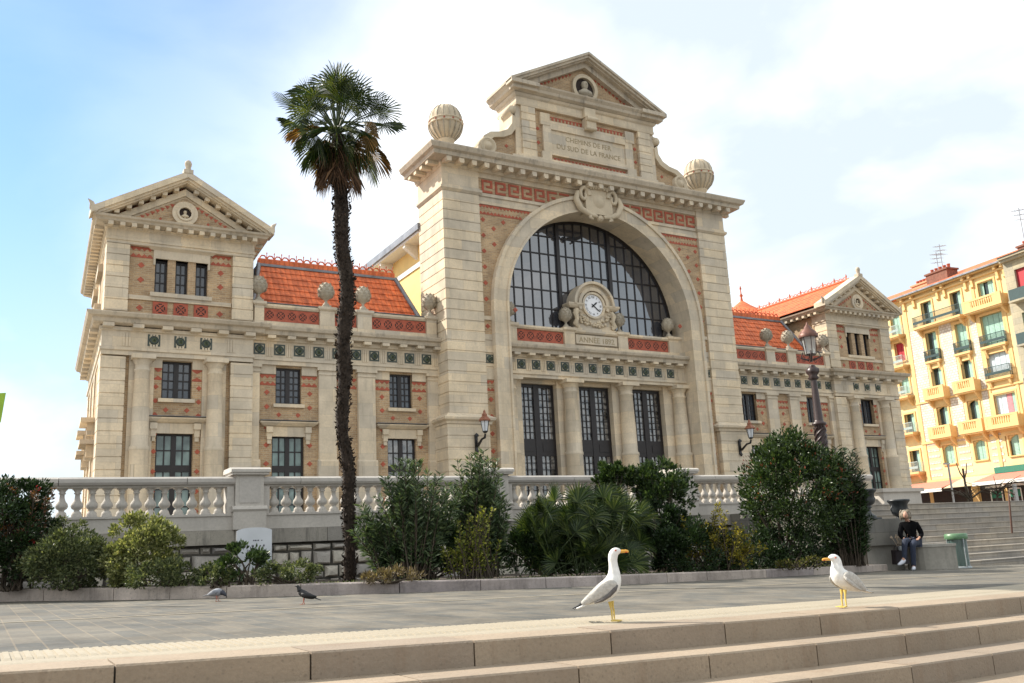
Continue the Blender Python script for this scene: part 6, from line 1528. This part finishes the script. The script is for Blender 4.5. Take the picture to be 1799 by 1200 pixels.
# shop front
mb = MB(AWN); mb.prism([(-.2, 4.15), (-2.8, 3.45), (-2.8, 3.4), (-.2, 4.08)], -2.5, 6.0, 'yz'); mb.prism([(-.2, 4.3), (-2.8, 3.6), (-2.8, 3.55), (-.2, 4.22)], 9.2, 16.5, 'yz'); mb.use(AWW); mb.box(-2.5, 6.0, -2.84, -2.8, 3.15, 3.42); mb.box(9.2, 16.5, -2.84, -2.8, 3.3, 3.57); mb.use(plain('beige_awning', (.50, .42, .28), .8)); mb.prism([(-.2, 4.25), (-2.7, 3.4), (-2.7, 3.36), (-.2, 4.18)], 6.1, 9.1, 'yz'); mb.use(AWG); mb.box(9.5, 16.5, -.5, -.3, 4.25, 4.75); yl(mb, 'awning')
mb = MB(DARKSLOT); mb.box(-5.9, 6.6, -.04, .0, G, 3.9); mb.box(7.4, 13.5, -.04, 0, G, 3.9); mb.use(AWG)
for x in (8.4, 10.2, 12.1): mb.use(AWW); mb.box(x, x+.08, -.1, -.05, G, 3.0); mb.box(x+1.1, x+1.18, -.1, -.05, G, 3.0); mb.box(x, x+1.18, -.1, -.05, 2.9, 3.0); mb.use(AWG); mb.box(x+.1, x+1.1, -.07, -.05, 2.3, 2.85)
mb.use(AWW); mb.box(8.0, 13.5, -.12, -.05, 3.15, 3.35); yl(mb, 'shop_front')
mb = MB(YT); mb.box(6.65, 7.3, -.2, 0, G, 4.1); yl(mb, 'shop_pier')
# orange parasol awning and poles in front of the shops
def stallpos(x, y, z=G): return YB1.location + Matrix.Rotation(R(-98.5), 3, 'Z') @ Vector((x, y, z-G))
q_ = stallpos(1.6, -6.0); MA = thing('market_parasol', q_, 'orange rectangular market parasol with a white valance beside the red shop awning', 'parasol', rz=R(-98.5))
mb = MB(AWO); mb.add([(-2.2, -1.2, 2.0), (2.2, -1.2, 2.0), (2.2, 1.2, 2.0), (-2.2, 1.2, 2.0), (0, 0, 2.75)], [(0, 1, 4), (1, 2, 4), (2, 3, 4), (3, 0, 4), (3, 2, 1, 0)]); local(mb.build('canopy'), MA)
mb = MB(AWW); mb.box(-2.2, 2.2, -1.22, -1.19, 1.72, 2.0); mb.box(-2.22, -2.2, -1.2, 1.2, 1.72, 2.0); local(mb.build('valance'), MA)
mb = MB(AWW); mb.tube([(0, 0, 0), (0, 0, 2.7)], .05, 6); local(mb.build('pole'), MA)
PLM = plain('pole_grey', (.42, .40, .38), .6)
for i, (u, D, v1, lab) in enumerate(((1668, 50, 815, 'pale thin lamp post in front of the orange parasol'), (1693, 49, 822, 'thin brown forked pole right of the orange parasol'), (1779, 48, 850, 'pale square post in front of the green shop front'))):
    q_ = at(u+9, 890, D); q_.z = G; tz = at(u, v1, D).z; h = tz-G; Pp = thing('post', q_, lab, 'post'); mb = MB(PLM if i != 1 else BARK); mb.tube([(0, 0, 0), (0, 0, h)], .055 if i != 2 else .11, 7)
    if i == 0: mb.box(-.35, .1, -.06, .06, h, h+.08)
    if i == 1:
        for a in (-.5, .4): mb.tube([(0, 0, h*.75), (a*.6, 0, h*.9), (a, 0, h+.3)], [.04, .035, .02], 5)
    local(mb.build('shaft'), Pp)
for (u, D, v1, lab, sd_, ln) in ((1745, 46, 862, 'leafless young tree with forked branches before the green shop front', 3, .3), (1705, 47, 868, 'bare thin sapling leaning left before the beige awning', 8, -.3)):
    q_ = at(u+6, 890, D); q_.z = G; h = at(u, v1, D).z-G; BT = thing('bare_tree', q_, lab, 'bare tree', 'leafless young trees on the street'); mb = MB(BARK); r5 = random.Random(sd_)
    mb.tube([(0, 0, 0), (ln*.3, 0, h*.5), (ln, 0, h)], [.06, .05, .04], 6); local(mb.build('trunk'), BT); mb = MB(BARK)
    for k in range(16): a = r5.uniform(0, 2*PI); l = r5.uniform(.6, 1.7); z = h*r5.uniform(.65, 1); mb.tube([(ln*z/h, 0, z), (ln*z/h+math.cos(a)*l*.5, math.sin(a)*l*.5, z+l*.3), (ln*z/h+math.cos(a)*l, math.sin(a)*l, z+l*.5*r5.uniform(.2, 1))], [.032, .02, .01], 5)
    local(mb.build('branches'), BT)
# neighbouring cream house at the far right
YB2 = thing('apartment_house', stallpos(17.5, 0), 'cream stone house with a dark roof, cut by the right edge', 'apartment house', rz=R(-98.5))
CRW = stone('cream_house_stone', (0.42, 0.38, 0.28), var=.2, blocks=(1.2, .5, .01)); 
def y2(mb, name): mb.v = [(x-17.5, y, z-G) for x, y, z in mb.v]; o_ = mb.build(name); o_.parent = YB2; return o_
mb = MB(CRW); mb.holes(13.66, 24, G, 21.4, [(14.6, 15.8, 17.6, 20.2), (14.6, 15.8, 14.0, 16.6), (14.6, 15.8, 10.4, 12.8), (14.6, 15.8, 6.8, 9.2)], -.6, -.1); mb.box(13.66, 24, .0, 11, G, 21.4); mb.box(13.66, 24, -1.0, -.6, 21.0, 21.2); mb.box(13.66, 24, -1.2, -.6, 21.2, 21.4); y2(mb, 'wall')
for z0_, z1_ in ((17.6, 20.2), (14.0, 16.6), (10.4, 12.8), (6.8, 9.2)): mb = MB(SHR if z0_ > 17 else SHG); mb.box(14.6, 15.8, -.4, -.35, z0_, z1_); y2(mb, 'shutter'); mb = MB(IRN); mb.box(14.3, 16.1, -1.3, -1.26, z0_, z0_+.9); mb.use(CRW); mb.box(14.2, 16.2, -1.35, -.6, z0_-.15, z0_); y2(mb, 'balcony')
mb = MB(ZINC); mb.prism([(-1.3, 21.4), (5, 23.2), (11.2, 21.4)], 13.66, 24, 'yz'); y2(mb, 'roof'); mb = MB(CHR); mb.box(15.6, 17.0, .2, 1.4, 22, 23.6); mb.use(POT); [mb.lathe(15.9+.4*i, .8, 23.6, [(.13, 0), (.15, .4)], 8) for i in range(3)]; y2(mb, 'chimney')
